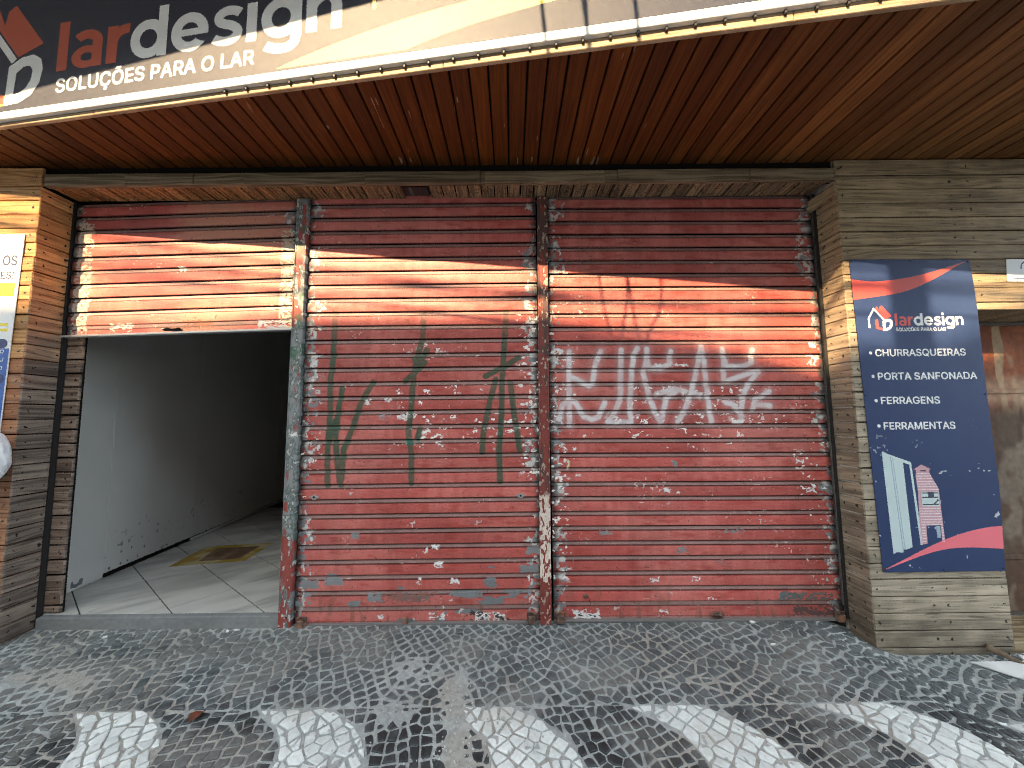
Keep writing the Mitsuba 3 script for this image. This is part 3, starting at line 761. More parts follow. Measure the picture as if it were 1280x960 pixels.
# alcove to the right: soffit planks, rusty sheet door, sill
al = B + '__alcove'
fs = Frame((0, 0, 2.240), (1, 0, 0), (0, -1, 0))
for k in range(9):
    y0 = 2.70 + k * 0.045
    put(al + '__soffit_plank', fs.mesh(bevel_prism(rect(3.405, 5.2, -(y0 + 0.043), -y0), -0.018, 0.0, 0.002)), 'wood_recess')
DR = B + '__door'
put(DR, FRONT(3.05).mesh(bevel_prism(rect(3.42, 5.0, -0.05, 2.20), -0.03, 0.0, 0.002, back=True)), 'door_rust', label='rusty orange sheet door with peeling paint')
for z in (0.36, 1.66):
    put(DR + '__rail', FRONT(3.048).mesh(bevel_prism(rect(3.425, 5.0, z - 0.02, z + 0.02), -0.01, 0.010, 0.004)), 'door_rust')
put(B + '__sill', bbox(3.405, 5.0, 2.70, 3.04, -0.5, -0.075, 0.008), 'wood_lintel')

# lintel across the recess
LT = B + '__lintel'
put(LT, cat([bbox(XL - 0.4, XR + 0.02, YF + 0.045, 2.76, 3.262, 3.50), bbox(XL, XR, 2.74, 3.0, 3.285, 3.5)]), 'dark_core')
ends = [-3.487, -2.365, -0.217, 0.817, 1.817, 2.458]
for a, b in zip(ends[:-1], ends[1:]):
    q = np.array(rect(a + 0.001, b - 0.001, 3.250, 3.345 + rng.normal(0, .002))) + rng.normal(0, .001, (4, 2))
    put(LT + '__board', FRONT(YF).mesh(bevel_prism(q, -0.04, rng.normal(0, .0015), 0.006, back=True)), 'wood_lintel')
fr = Frame((0, 0, 3.256), (1, 0, 0), (0, -1, 0))
x = -3.48
while x < XR - 0.02:
    if not (-0.875 < x + 0.05 < -0.645):
        q = np.array(rect(x + 0.005, min(x + 0.097, XR), -2.905, -(YF + 0.041))) + rng.normal(0, .0008, (4, 2))
        put(LT + '__soffit_plank', fr.mesh(bevel_prism(q, -0.014, rng.normal(0, .001), 0.003)), 'wood_recess')
    x += 0.102
put(LT + '__broken_panel', bbox(-0.88, -0.64, 2.74, 2.905, 3.280, 3.283), 'red_a')
# jamb behind the left guide: short plank ends
JB = B + '__jamb'
put(JB, cat([bbox(-3.76, -3.374, 2.950, 2.968, -0.1, 3.40), bbox(-3.76, -3.70, 2.95, 3.04, -0.1, 3.40)]), 'dark_core')
nm = plank_face(JB, FRONT(2.930), -3.58, -3.368, [2.30 - 0.1085 * k for k in range(21)] + [0.075], nails=(0.04,), gap=0.012, j=0.003)
put(JB + '__nails', cat(nm), 'nail_iron', kind='stuff')

# canopy: soffit planks with a skewed front edge, edge strip
def edge_y(x): return 2.303 - 0.1335 * (x + 3.308)
CN = B + '__canopy'
fr = Frame((0, 0, 3.414), (1, 0, 0), (0, -1, 0))
for k in range(-46, 45):
    x0, x1 = k * 0.11 + 0.0058, (k + 1) * 0.11 - 0.0058
    q = [(x0, -2.735), (x1, -2.735), (x1, -edge_y(x1) - 0.0245), (x0, -edge_y(x0) - 0.0245)]
    put(CN + '__plank', fr.mesh(bevel_prism(np.array(q), -0.022, rng.normal(0, .0018), 0.005)), 'wood_soffit')
top = Polygon([(-5.1, 2.76), (-5.1, edge_y(-5.1) + 0.05), (5.0, edge_y(5.0) + 0.05), (5.0, 2.76)])
put(CN + '__deck', extr(top, 0.06, 3.438), 'dark_core')
E0 = np.array([-3.308, 2.303, 0.0]); EX = np.array([5.333, -0.712, 0]) / np.linalg.norm([5.333, -0.712])
SG = lambda off: Frame(E0 + np.array([EX[1], -EX[0], 0]) * off, EX, (0, 0, 1))
cuts = [-1.8, 0.72, 2.98, 4.75, 8.0]
for a, b in zip(cuts[:-1], cuts[1:]):
    put(CN + '__edge_strip', SG(0).mesh(bevel_prism(rect(a, b - .002, 3.407, 3.52), -0.022, rng.normal(0, .001), 0.003, back=True)), 'wood_strip')
put(CN + '__fascia', SG(0).mesh(bevel_prism(rect(-1.8, 8.0, 3.521, 4.75), -0.04, -0.002, 0.002, back=True)), 'dark_core')

# ------------------------------------------------------------------ roller shutters
def slat_profile(p):
    """(outward, up) outline of one slat from its lower lip to its interlocking strip."""
    return np.array([(0.000, 0.004), (0.0185, 0.000), (0.0205, 0.003), (0.0215, 0.20 * p), (0.0218, 0.36 * p), (0.0212, 0.54 * p), (0.0195, 0.665 * p),
                     (0.0120, 0.690 * p), (0.0100, 0.705 * p), (0.0125, 0.725 * p), (0.0105, 0.80 * p), (0.0065, 0.93 * p), (-0.006, 0.955 * p), (-0.010, 1.03 * p)])

def slat(x0, x1, z0, p, tilt, seed, wav=0.0020, hole=None):
    r = np.random.default_rng(seed)
    prof = slat_profile(p)
    nx = 40
    xs = np.linspace(x0, x1, nx)
    cx = 0.5 * (x0 + x1)
    dy = wav * 2 * (meshkit.fbm(np.stack([xs * 2.2, np.full(nx, seed * 3.7), xs * 0], -1), 3, seed=seed) - 0.5)
    dz = 0.0022 * 2 * (meshkit.fbm(np.stack([xs * 1.3, np.full(nx, seed * 1.3 + 40), xs * 0], -1), 2, seed=1) - 0.5) + r.normal(0, .0007)
    V = []
    for i, x in enumerate(xs):
        for (o, u) in prof:
            V.append((x, YD + 0.021 - o - dy[i], z0 + u + tilt * (x - cx) + dz[i]))
    n = len(prof); F = []
    for i in range(nx - 1):
        for k in range(n - 1):
            a, b, c, d_ = i * n + k, (i + 1) * n + k, (i + 1) * n + k + 1, i * n + k + 1
            F += [(a, b, c), (a, c, d_)]
    return trimesh.Trimesh(np.array(V), np.array(F), process=False)

def shutter(key, sid, m, zbot, ztop, seed):
    x0, x1, p, zl, tilt = SH[sid]
    k0 = math.ceil((zbot - zl) / p - 0.02)
    k = k0
    while zl + k * p < ztop:
        z0 = zl + k * p
        put(key + '__slat', slat(x0 + 0.0, x1, z0, p, tilt, seed + k - k0), m, smooth=22)
        k += 1
    return zl + k0 * p

tag('roller_shutter', 'half raised red steel roller shutter above the dark open doorway', 'roller shutter', 'red roller shutters of the shop front')
tag('roller_shutter_001', 'closed red roller shutter with green graffiti strokes, between the two posts', 'roller shutter', 'red roller shutters of the shop front')
tag('roller_shutter_002', 'closed red roller shutter with white graffiti letters, widest of the three', 'roller shutter', 'red roller shutters of the shop front')
zb = shutter('roller_shutter', 'a', 'red_a', 2.25, 3.26, 100)
zb1 = shutter('roller_shutter_001', 'b', 'red_b', 0.085, 3.26, 200)
zb2 = shutter('roller_shutter_002', 'c', 'red_c', 0.085, 3.26, 300)

def bottom_slat(key, sid, m, z0, z1, hole=None):
    x0, x1, p, zl, tilt = SH[sid]
    cx = 0.5 * (x0 + x1)
    g = sbox(x0, z0, x1, z1)
    if hole is not None: g = g.difference(hole)
    me = extr(g, 0.004, -0.010)
    me = me.subdivide_to_size(0.12)
    v = XZ(me.vertices); v[:, 1] += YD + 0.010 - 0.008; v[:, 2] += tilt * (v[:, 0] - cx)
    put(key + '__bottom_slat', trimesh.Trimesh(v, me.faces, process=False), m)

hole = Polygon([(-2.74, 2.205), (-2.70, 2.222), (-2.66, 2.212), (-2.60, 2.218), (-2.565, 2.196), (-2.59, 2.180), (-2.63, 2.176), (-2.66, 2.193), (-2.71, 2.192)])
bottom_slat('roller_shutter', 'a', 'red_a', 2.180, zb + 0.006, hole)
bottom_slat('roller_shutter_001', 'b', 'red_b', -0.005, zb1 + 0.006)
bottom_slat('roller_shutter_002', 'c', 'red_c', -0.003, zb2 + 0.006)

def bottom_bar(key, sid, z, m, ext=0.0):
    x0, x1, p, zl, tilt = SH[sid]
    me = bbox(x0 - ext, x1, YD - 0.016, YD + 0.03, z - 0.012, z + 0.004, 0.002).subdivide_to_size(0.2)
    me.vertices[:, 2] += tilt * (me.vertices[:, 0] - 0.5 * (x0 + x1))
    put(key + '__bottom_bar', me, m)
bottom_bar('roller_shutter', 'a', 2.178, 'bright_zinc', 0.03)
bottom_bar('roller_shutter_001', 'b', -0.006, 'bar_steel')
bottom_bar('roller_shutter_002', 'c', -0.004, 'bar_steel')
# guides, head boxes
put('roller_shutter__guide_rail', cat([bbox(XL + 0.002, XL + 0.008, 2.890, 2.935, 0.0, 3.25), bbox(XL + 0.002, XL + 0.012, 2.922, 2.927, 0.0, 3.25), bbox(XL + 0.002, XL + 0.012, 2.892, 2.897, 0.0, 3.25)]), 'dark_steel')
put('roller_shutter_002__guide_rail', cat([bbox(2.432, XR - 0.002, 2.874, 2.884, 0.0, 3.25), bbox(2.436, XR - 0.002, 2.93, 2.937, 0.0, 3.25)]), 'dark_steel')

# latch plates, padlock hasps
def lock_plate(key, x, z):
    pl_ = bevel_prism(np.array([(-.037, -.004), (-.02, -.008), (-.011, -.019), (.011, -.019), (.02, -.008), (.037, -.004), (.037, .004), (.02, .008), (.011, .017), (-.011, .017), (-.02, .008), (-.037, .004)]), 0.0, 0.005, 0.0012)
    f = FRONT(YD - 0.0015); f.o = f.o + [x, 0, z]
    k = put(key + '__lock_plate', f.mesh(pl_), 'galvanised')
    cyl = np.array([(0.008 * math.cos(t), 0.008 * math.sin(t)) for t in np.arange(10) * math.pi / 5])
    put(k + '__keyhole', f.mesh(lift(bevel_prism(cyl, 0.0, 0.004, 0.001), 0.005)), 'dark_steel')
lock_plate('roller_shutter_001', -1.49, 0.905)
lock_plate('roller_shutter_001', 0.065, 0.900)

def hasp(key, x, z, s=1.0):
    f = FRONT(YD - 0.010); f.o = f.o + [x, 0, z]
    parts = [bevel_prism(np.array(rect(-.035 * s, .035 * s, -.028 * s, .03 * s)), 0, .014, .004), lift(bevel_prism(np.array(rect(-.026 * s, .026 * s, -.045 * s, .012 * s)), 0, .018, .004), .012)]
    k = put(key + '__hasp', f.mesh(cat(parts)), 'rusty_iron')
    th = np.linspace(0, np.pi, 12)
    pts = [f(np.array([[0.020 * s * math.cos(t), 0.012 * s + 0.026 * s * math.sin(t), 0.020]]))[0] for t in th]
    put(k + '__shackle', tube(pts, 0.0045 * s, 6), 'rusty_iron', True)
hasp('roller_shutter_001', 0.135, 0.035, 1.0)
hasp('roller_shutter_002', 0.345, 0.035, 1.0)
hasp('roller_shutter_001', -1.545, 0.020, 1.0)
hasp('roller_shutter_002', 2.395, 0.020, 0.9)
f = FRONT(YD - 0.006); f.o = f.o + [-0.79, 0, 0.018]
put('roller_shutter_001__latch', f.mesh(bevel_prism(np.array(rect(-.02, .02, -.022, .02)), 0, .016, .004)), 'rusty_iron')
f = FRONT(YD - 0.006); f.o = f.o + [1.50, 0, 0.030]
ov = np.array([(0.05 * math.cos(t), 0.022 * math.sin(t)) for t in np.arange(14) * math.pi / 7])
k = put('roller_shutter_002__latch', f.mesh(bevel_prism(ov, 0, .012, .004)), 'rusty_iron')
put(k + '__handle', tube([f(np.array([[a, b, .022]]))[0] for a, b in ((-.03, .004), (-.01, .010), (.012, .006), (.03, -.006))], .007, 7), 'rusty_iron', True)
f = FRONT(YD - 0.002); f.o = f.o + [0.535, 0, 0.168]
k = put('roller_shutter_002__lock_plate', f.mesh(bevel_prism(np.array([(.02 * math.cos(t), .018 * math.sin(t)) for t in np.arange(8) * math.pi / 4]), 0, .006, .0015)), 'rusty_iron')
put(k + '__key_chain', tube([f(np.array([[a, b, .006]]))[0] for a, b in ((.01, .0), (.024, -.010), (.03, -.032), (.034, -.048))], .0022, 5), 'dark_steel', True)

# posts between the shutters
def post(key, xa, xb, lean, m, label):
    c = (xa + xb) / 2; w = (xb - xa) / 2
    U = [(-w, 0), (-w, .008)]
    me = cat([bevel_prism(np.array(rect(-w, w, -0.02, 3.25)), -0.012, 0.0, 0.004, back=True)])
    f = FRONT(YD - 0.030); f.o = f.o + [c, 0, 0]
    me = f.mesh(me)
    sides = cat([bbox(c - w + .001, c - w + .007, YD - 0.020, YD + 0.05, -.02, 3.25), bbox(c + w - .007, c + w - .001, YD - 0.020, YD + 0.05, -.02, 3.25)])
    me = cat([me, sides])
    me.vertices[:, 0] += lean * (me.vertices[:, 2] - 1.6)
    put(key + '__channel', me, m)
    for s in (-1, 1):
        st = bbox(c + s * w * 0.86 - .004, c + s * w * 0.86 + .004, YD - 0.035, YD - 0.028, -.02, 3.24, 0.0015)
        st.vertices[:, 0] += lean * (st.vertices[:, 2] - 1.6)
        put(key + '__edge_bead', st, m)
    for z in (0.055,):
        f2 = FRONT(YD - 0.031); f2.o = f2.o + [c + 0.2 * w, 0, z]
        put(key + '__bolt', f2.mesh(bevel_prism(np.array([(.006 * math.cos(t), .006 * math.sin(t)) for t in np.arange(6) * math.pi / 3]), 0, .005, .001)), 'nail_iron')
    tag(key, label, 'shutter post', 'steel posts between the shutters')
post('shutter_post', -1.702, -1.612, 0.006, 'post_paint_a', 'steel post with peeling red and grey green paint beside the open doorway')
post('shutter_post_001', 0.211, 0.292, 0.008, 'post_paint_b', 'dark red steel post with pale peeled foot between the two closed shutters')

# ------------------------------------------------------------------ the big sign on the canopy edge
SGN = 'shop_sign'
tag(SGN, 'large navy fascia sign reading lardesign on the canopy edge, half in sun', 'sign')
def on_sign(m, off): return SG(off).mesh(m)
def slanted(poly):
    q = np.asarray(poly, float).copy(); return q
SB = lambda u: 3.431 + 0.006 * u                     # lower edge of the sign, a little askew
SX = lambda p: np.array([3.584, 1.5]) + (np.asarray(p, float) - [3.584, 1.5]) * 1.0172
q = lambda lo, hi: np.array([(-1.5, lo(-1.5)), (7.6, lo(7.6)), (7.6, hi(7.6)), (-1.5, hi(-1.5))])
put(SGN + '__frame', on_sign(bevel_prism(q(SB, lambda u: 4.42), 0.003, 0.0270, 0.002, back=True), 0), 'print_edge')
put(SGN + '__sheet', on_sign(bevel_prism(q(lambda u: SB(u) + .050, lambda u: 4.41), 0.022, 0.0285, 0.001), 0), 'vinyl_navy')
put(SGN + '__border', on_sign(bevel_prism(q(lambda u: SB(u) + .004, lambda u: SB(u) + .0495), 0.022, 0.0286, 0.001), 0), 'vinyl_white')
def sp(poly, m, h, name):
    g = poly if hasattr(poly, 'area') else Polygon(poly)
    g = affinity.scale(g, 1.0172, 1.0172, origin=(3.584, 1.5))
    put(SGN + '__' + name, on_sign(extr(g, 0.0006, h), 0), m)
from shapely import affinity
sp(Polygon(np.vstack([smooth_line([(2.02, 3.474), (2.286, 3.554), (2.662, 3.642), (3.024, 3.700), (3.6, 3.76), (4.4, 3.78)], 20), smooth_line([(4.4, 3.70), (3.661, 3.645), (3.156, 3.573), (2.80, 3.482)], 16)])).buffer(0), 'vinyl_gold', 0.0283, 'swoosh')
sp(Polygon([(-1.4, 3.70), (-0.6, 3.66), (0.10, 3.562), (0.135, 3.553), (0.15, 3.486), (-0.4, 3.49), (-1.4, 3.52)]), 'vinyl_yellow', 0.0283, 'swoosh')

# rounded bold letters of the shop name, ascender height 1
def ell(cx, cy, rx, ry): return affinity.scale(Point(cx, cy).buffer(1, 24), rx, ry, origin=(cx, cy))
def stk(pts, w=0.2, n=28, curve=True):
    return LineString(smooth_line(pts, n) if curve else pts).buffer(w / 2, cap_style=2, join_style=1)
XH, SW = 0.745, 0.195
def bowl(cx): return ell(cx, XH / 2, 0.375, XH / 2 + 0.012).difference(ell(cx, XH / 2, 0.375 - SW, XH / 2 - SW * 0.93))
GLY = {
    'l': (sbox(0, 0, SW, 1.0), SW),
    'a': (unary_union([stk([(0.09, 0.60), (0.19, 0.655), (0.32, 0.665), (0.44, 0.60), (0.475, 0.46)], 0.185), sbox(0.38, 0, 0.57, 0.50), ell(0.27, 0.215, 0.27, 0.225).difference(ell(0.285, 0.215, 0.115, 0.085))]), 0.57),
    'r': (unary_union([sbox(0, 0, SW, XH), stk([(0.10, 0.36), (0.145, 0.53), (0.25, 0.63), (0.41, 0.655)], 0.19)]), 0.41),
    'd': (unary_union([bowl(0.375), sbox(0.565, 0, 0.565 + SW, 1.0)]), 0.565 + SW),
    'e': (unary_union([bowl(0.375).difference(Polygon([(0.40, 0.36), (0.9, 0.30), (0.9, 0.12), (0.60, 0.17), (0.52, 0.22)])), sbox(0.12, 0.305, 0.735, 0.435).intersection(ell(0.375, XH / 2, 0.375, XH / 2))]), 0.75),
    's': (stk([(0.53, 0.60), (0.40, 0.66), (0.24, 0.66), (0.115, 0.57), (0.16, 0.45), (0.33, 0.385), (0.47, 0.30), (0.49, 0.19), (0.37, 0.095), (0.20, 0.085), (0.03, 0.16)], 0.175, 60), 0.58),
    'i': (unary_union([sbox(0, 0, SW, XH), ell(SW / 2, 0.93, 0.115, 0.11)]), SW),
    'g': (unary_union([bowl(0.375), sbox(0.565, -0.02, 0.565 + SW, XH), stk([(0.66, 0.02), (0.62, -0.14), (0.48, -0.215), (0.28, -0.205), (0.10, -0.13)], 0.18)]), 0.565 + SW),
    'n': (unary_union([sbox(0, 0, SW, XH), stk([(0.10, 0.36), (0.15, 0.55), (0.31, 0.655), (0.47, 0.62), (0.545, 0.48), (0.55, 0.36)], 0.19), sbox(0.455, 0, 0.455 + SW, 0.42)]), 0.455 + SW)}
def name_polys(text, x0, x1, base, h):
    parts, x = [], 0.0
    for ch in text:
        g, w = GLY[ch]
        parts.append(affinity.translate(g, x, 0)); x += w + 0.085
    g = unary_union(parts)
    k = (x1 - x0) / (x - 0.085)
    return affinity.affine_transform(g, [k, 0, 0, h, x0, base])

def logo_polys():
    roof = Polygon([(356, 430), (374, 412), (378, 421), (386, 438), (391, 416), (404, 408), (462, 478), (412, 497)])
    line = LineString([(317, 552), (317, 490), (353, 430), (411, 500)]).buffer(5.4, cap_style=2, join_style=2)
    L = Polygon([(357, 500), (374, 497), (374, 545), (398, 553), (398, 567), (357, 556)])
    D = Polygon([(402, 508), (425, 496), (446, 494), (460, 502), (465, 518), (461, 540), (448, 558), (428, 568), (400, 570)])
    Di = Polygon([(417, 520), (430, 511), (441, 511), (447, 519), (445, 534), (437, 546), (427, 552), (415, 554)])
    return {'roof': (roof.difference(line.buffer(3)), 'red'), 'outline': (line, 'white'), 'letter_L': (L, 'red'), 'letter_D': (D.difference(Di), 'white')}
for nm, (g, col) in logo_polys().items():
    g2 = affinity.affine_transform(g, [0.0042, 0, 0, -0.00428, 0.135 - 402 * 0.0042, 3.485 + 570 * 0.00428])
    sp(g2, 'vinyl_' + col, 0.0290 if nm != 'outline' else 0.0292, 'logo_' + nm.lower())
sp(name_polys('lar', 0.502, 1.022, 3.668, 0.332), 'vinyl_red', 0.0287, 'lettering')
sp(name_polys('design', 1.032, 2.412, 3.670, 0.330), 'vinyl_white', 0.0287, 'lettering')
(ua, zb_), (uc, _) = SX((0.513, 3.526)), SX((1.876, 3.526))
put(SGN + '__lettering', on_sign(lift(word('SOLUÇÕES PARA O LAR', ua, uc, zb_, 0.090), 0.0289), 0), 'vinyl_white')
sp(Polygon(rect(2.592, 2.612, 3.75, 3.95)), 'vinyl_gold', 0.0287, 'divider_line')
for k in range(46):
    u = 1.65 + k * 0.139
    if u > 7.4: break
    put(SGN + '__bolt', on_sign(bevel_prism(np.array(rect(u - .006, u + .006, SB(u) - .021, SB(u) - .001)), 0.0005, 0.016, 0.002, back=True), 0), 'dark_steel')

# ------------------------------------------------------------------ banner on the right pillar
BN = 'wall_banner'
tag(BN, 'tall navy advertising banner listing CHURRASQUEIRAS on the right wooden pillar', 'banner')
fb = FRONT(YF - 0.003)
right_edge = smooth_line([(3.386, 2.614), (3.404, 2.162), (3.402, 1.636), (3.410, 1.072), (3.405, 0.797), (3.387, 0.405)], 20)
sheet = Polygon([(2.545, 0.403), *[tuple(p) for p in right_edge[::-1]], (2.500, 2.622)])
put(BN + '__sheet', fb.mesh(extr(sheet, 0.004)), 'banner_blue')
def bp(poly, m, lvl, name):
    g = (poly if hasattr(poly, 'area') else Polygon(poly)).buffer(0).intersection(sheet)
    put(BN + '__' + name, fb.mesh(extr(g, 0.0004, 0.0040 + 0.0004 * lvl)), 'print_' + m)
top_s = smooth_line([(2.495, 2.472), (2.60, 2.458), (2.727, 2.457), (2.97, 2.492), (3.217, 2.557), (3.383, 2.608)], 20)
bot_s = smooth_line([(3.383, 2.606), (3.239, 2.538), (2.986, 2.412), (2.765, 2.353), (2.505, 2.316)], 20)
bp(np.vstack([top_s, bot_s]), 'red', 0, 'swoosh')
pk1 = smooth_line([(2.548, 0.419), (2.757, 0.516), (2.987, 0.615), (3.215, 0.682), (3.43, 0.706)], 20)
pk2 = smooth_line([(3.43, 0.550), (3.201, 0.562), (2.98, 0.551), (2.754, 0.490), (2.548, 0.417)], 20)
bp(np.vstack([pk1, pk2]), 'pink', 0, 'swoosh')
A0, B0 = 2.605, 2.090
for nm, (g, col) in logo_polys().items():
    g2 = affinity.affine_transform(g, [0.001175, 0, 0, -0.00116, 2.598 - 313 * 0.001175, 2.275 + 408 * 0.00116])
    bp(g2, col, 2 if nm != 'outline' else 3, 'logo_' + nm.lower())
def bw(text, x0, x1, z, cap, m='white', **k):
    put(BN + '__lettering', fb.mesh(lift(word(text, x0, x1, z, cap, 0.0005, **k), 0.0042)), 'print_' + m)
bp(name_polys('lar', 2.792, 2.926, 2.124, 0.090), 'red', 1, 'lettering')
bp(name_polys('design', 2.930, 3.292, 2.124, 0.090), 'white', 1, 'lettering')
bw('SOLUÇÕES PARA O LAR', 2.795, 3.158, 2.084, 0.024)
for t, x0, x1, z in (('CHURRASQUEIRAS', 2.628, 3.282, 1.902), ('PORTA SANFONADA', 2.631, 3.345, 1.732), ('FERRAGENS', 2.637, 3.060, 1.558), ('FERRAMENTAS', 2.640, 3.150, 1.378)):
    bw(t, x0, x1, z, 0.049)
    bp(Point(x0 - 0.034, z + 0.024).buffer(0.0115), 'white', 1, 'bullet')
bp([(2.609, 1.221), (2.809, 1.147), (2.836, 0.585), (2.820, 0.582), (2.795, 1.130), (2.752, 1.146), (2.762, 0.569), (2.712, 0.553), (2.695, 0.560), (2.690, 0.533), (2.650, 0.538), (2.626, 0.523)], 'ice', 0, 'door_picture')
bp([(2.664, 1.190), (2.670, 1.188), (2.700, 0.535), (2.693, 0.535)], 'ice_shade', 1, 'door_picture_shade')
bp([(2.680, 1.182), (2.684, 1.181), (2.712, 0.555), (2.706, 0.555)], 'ice_shade', 1, 'door_picture_shade')
bp([(2.820, 1.097), (2.880, 1.130), (2.946, 1.097), (2.932, 1.097), (2.930, 1.072), (2.984, 0.965), (2.992, 0.612), (2.972, 0.610), (2.972, 0.715), (2.872, 0.713), (2.868, 0.590), (2.843, 0.588), (2.818, 0.592), (2.838, 0.940), (2.832, 1.040), (2.838, 1.095)], 'brick', 0, 'grill_picture')
for i in range(26):
    z = 0.605 + i * 0.0185
    if 0.835 < z < 0.95: continue
    xa, xb = 2.838, (2.984 if z < 0.96 else 2.984 - (z - 0.96) * 0.5)
    if z > 1.05: xa, xb = 2.845, 2.930
    for a, b in (((xa, min(2.866, xb)), (2.974, 2.988)) if z < 0.715 else ((xa, xb),)):
        bp(rect(a, b, z, z + 0.004), 'white', 1, 'grill_joint')
bp(rect(2.858, 2.978, 0.843, 0.943), 'ice', 2, 'grill_opening')
for z in (0.93, 0.90, 0.852):
    bp(rect(2.862, 2.975, z, z + 0.008), 'dark', 3, 'grill_rack')
bp([(2.93, 0.852), (2.94, 0.852), (2.978, 0.885), (2.97, 0.893)], 'dark', 4, 'grill_rack')
bp(rect(2.905, 2.945, 0.905, 0.941), 'grey', 4, 'grill_rack')
bp(rect(2.868, 2.905, 1.083, 1.092), 'dark', 2, 'grill_vent')
bp(rect(2.940, 2.966, 0.63, 0.71), 'ice_shade', 1, 'grill_leg')
for sx, sz in ((2.512, 2.605), (3.372, 2.600), (2.530, 1.62), (3.388, 1.62), (2.558, 0.42), (3.372, 0.42), (2.95, 2.606), (2.96, 0.418)):
    c = np.array([(sx + 0.0065 * math.cos(t), sz + 0.0065 * math.sin(t)) for t in np.arange(8) * math.pi / 4])
    put(BN + '__screw', fb.mesh(bevel_prism(c, 0.004, 0.0075, 0.0015)), 'nail_iron')
# ------------------------------------------------------------------ poster, notice on the facade
PS = 'wall_poster'
tag(PS, 'white and blue leaflet poster cut by the left edge, on the left wooden pillar', 'poster')
fp = FRONT(YF - 0.004)
shp = Polygon([(-4.45, 1.25), (-3.608, 1.25), (-3.606, 1.395), (-3.592, 2.1), (-3.573, 2.874), (-4.45, 2.874)])
put(PS + '__sheet', fp.mesh(extr(shp, 0.004)), 'print_white')
def pp_(poly, m, lvl, name):
    g = (poly if hasattr(poly, 'area') else Polygon(poly)).intersection(shp.buffer(-0.006))
    put(PS + '__' + name, fp.mesh(extr(g, 0.0004, 0.0040 + 0.0004 * lvl)), 'print_' + m)
pp_(rect(-4.45, -3.5, 1.0, 2.02), 'blue', 0, 'lower_panel')
pp_(rect(-4.45, -3.605, 2.405, 2.505), 'yellow', 0, 'price_band')
put(PS + '__lettering', fp.mesh(lift(word('OS', -3.713, -3.606, 2.637, 0.072, .0005), .0042)), 'print_grey')
put(PS + '__lettering', fp.mesh(lift(word('ES!', -3.718, -3.622, 2.535, 0.052, .0005), .0042)), 'print_grey')
pp_(rect(-4.3, -3.61, 2.613, 2.617), 'grey', 1, 'rule_line')
pp_(rect(-4.3, -3.63, 2.185, 2.205), 'yellow', 1, 'text_line'); pp_(rect(-4.3, -3.625, 2.145, 2.165), 'yellow', 1, 'text_line')
for z in (2.055, 1.80, 1.56):
    pp_(LineString([(-4.2, z), (-3.650, z)]).buffer(0.034), 'deep', 2, 'pill')
for t, z in (('O', 1.985), ('AJ', 1.925), ('O', 1.865), ('S', 1.725)):
    put(PS + '__lettering', fp.mesh(lift(word(t, -3.662 if len(t) < 2 else -3.69, -3.634, z, 0.026, .0005), .0055)), 'print_white')
NT = 'paper_notice'
tag(NT, 'small white paper notice at the right edge above the alcove', 'notice')
fn_ = FRONT(YF - 0.004)
put(NT + '__sheet', fn_.mesh(extr(Polygon([(3.648, 2.447), (4.02, 2.440), (4.03, 2.612), (3.662, 2.615)]), 0.0025)), 'print_white')
put(NT + '__emblem', fn_.mesh(extr(Point(3.815, 2.545).buffer(0.058).difference(Point(3.815, 2.545).buffer(0.048)).intersection(sbox(3.6, 2.54, 4.1, 2.7)), 0.0005, 0.0027)), 'print_grey')
put(NT + '__emblem', fn_.mesh(extr(sbox(3.70, 2.462, 3.95, 2.470), 0.0005, 0.0027)), 'print_grey')

# ------------------------------------------------------------------ small things
# mark of a removed doormat on the tiles
FM = 'mat_mark'
tag(FM, 'brown and yellow mark left by a removed doormat on the pale tiles', 'floor mark')
quad = Polygon([(-3.35, 3.80), (-2.70, 3.93), (-2.755, 4.47), (-3.44, 4.38)])
inner = Polygon([(-3.17, 3.93), (-2.80, 3.99), (-2.84, 4.37), (-3.27, 4.31)])
put(FM + '__border', extr(quad.difference(inner), 0.0015, 0.0712), 'stain_yellow')
put(FM + '__field', extr(inner, 0.0013, 0.0712), 'stain_brown')

def gz(x, y): return float(ground(x, y))
# white board lying at the foot of the right pillar
q = [(3.02, 2.583), (2.86, 2.10), (4.3, 2.06), (4.35, 2.60)]
q = [(2.985, 2.60), (3.33, 2.24), (4.35, 2.24), (4.35, 2.60)]
me = bevel_prism(np.array(q)[[0, 1, 2, 3]], 0.0, 0.008, 0.0015, back=True)
me.vertices[:, 2] += ground(me.vertices[:, 0], me.vertices[:, 1]) + 0.004
put('white_board', me, 'board_white')
tag('white_board', 'flat white board lying on the pavement at the foot of the right pillar', 'board')
pts = [(3.19, 2.672, gz(3.19, 2.672) + .055), (3.215, 2.640, gz(3.215, 2.64) + .050), (3.245, 2.61, gz(3.245, 2.61) + .036), (3.285, 2.585, gz(3.285, 2.585) + .02), (3.335, 2.57, gz(3.335, 2.57) + .016)]
put('wooden_wedge', tube(smooth_line(pts, 14), np.linspace(0.024, 0.006, 14), 9), 'weathered_stick', True)
tag('wooden_wedge', 'curved dark wooden wedge lying beside the white board', 'wedge')
put('paper_scrap', trimesh.Trimesh(*[(lambda m: m.vertices)(m0) if i == 0 else m0.faces for i, m0 in enumerate([bevel_prism(np.array([(3.36, 2.62), (3.41, 2.60), (3.44, 2.64), (3.39, 2.665)]), gz(3.4, 2.63), gz(3.4, 2.63) + .014, .003)] * 2)], process=False), 'paper')
tag('paper_scrap', 'crumpled white paper scrap beside the wooden wedge at the right edge', 'paper scrap', 'paper scraps on the pavement')
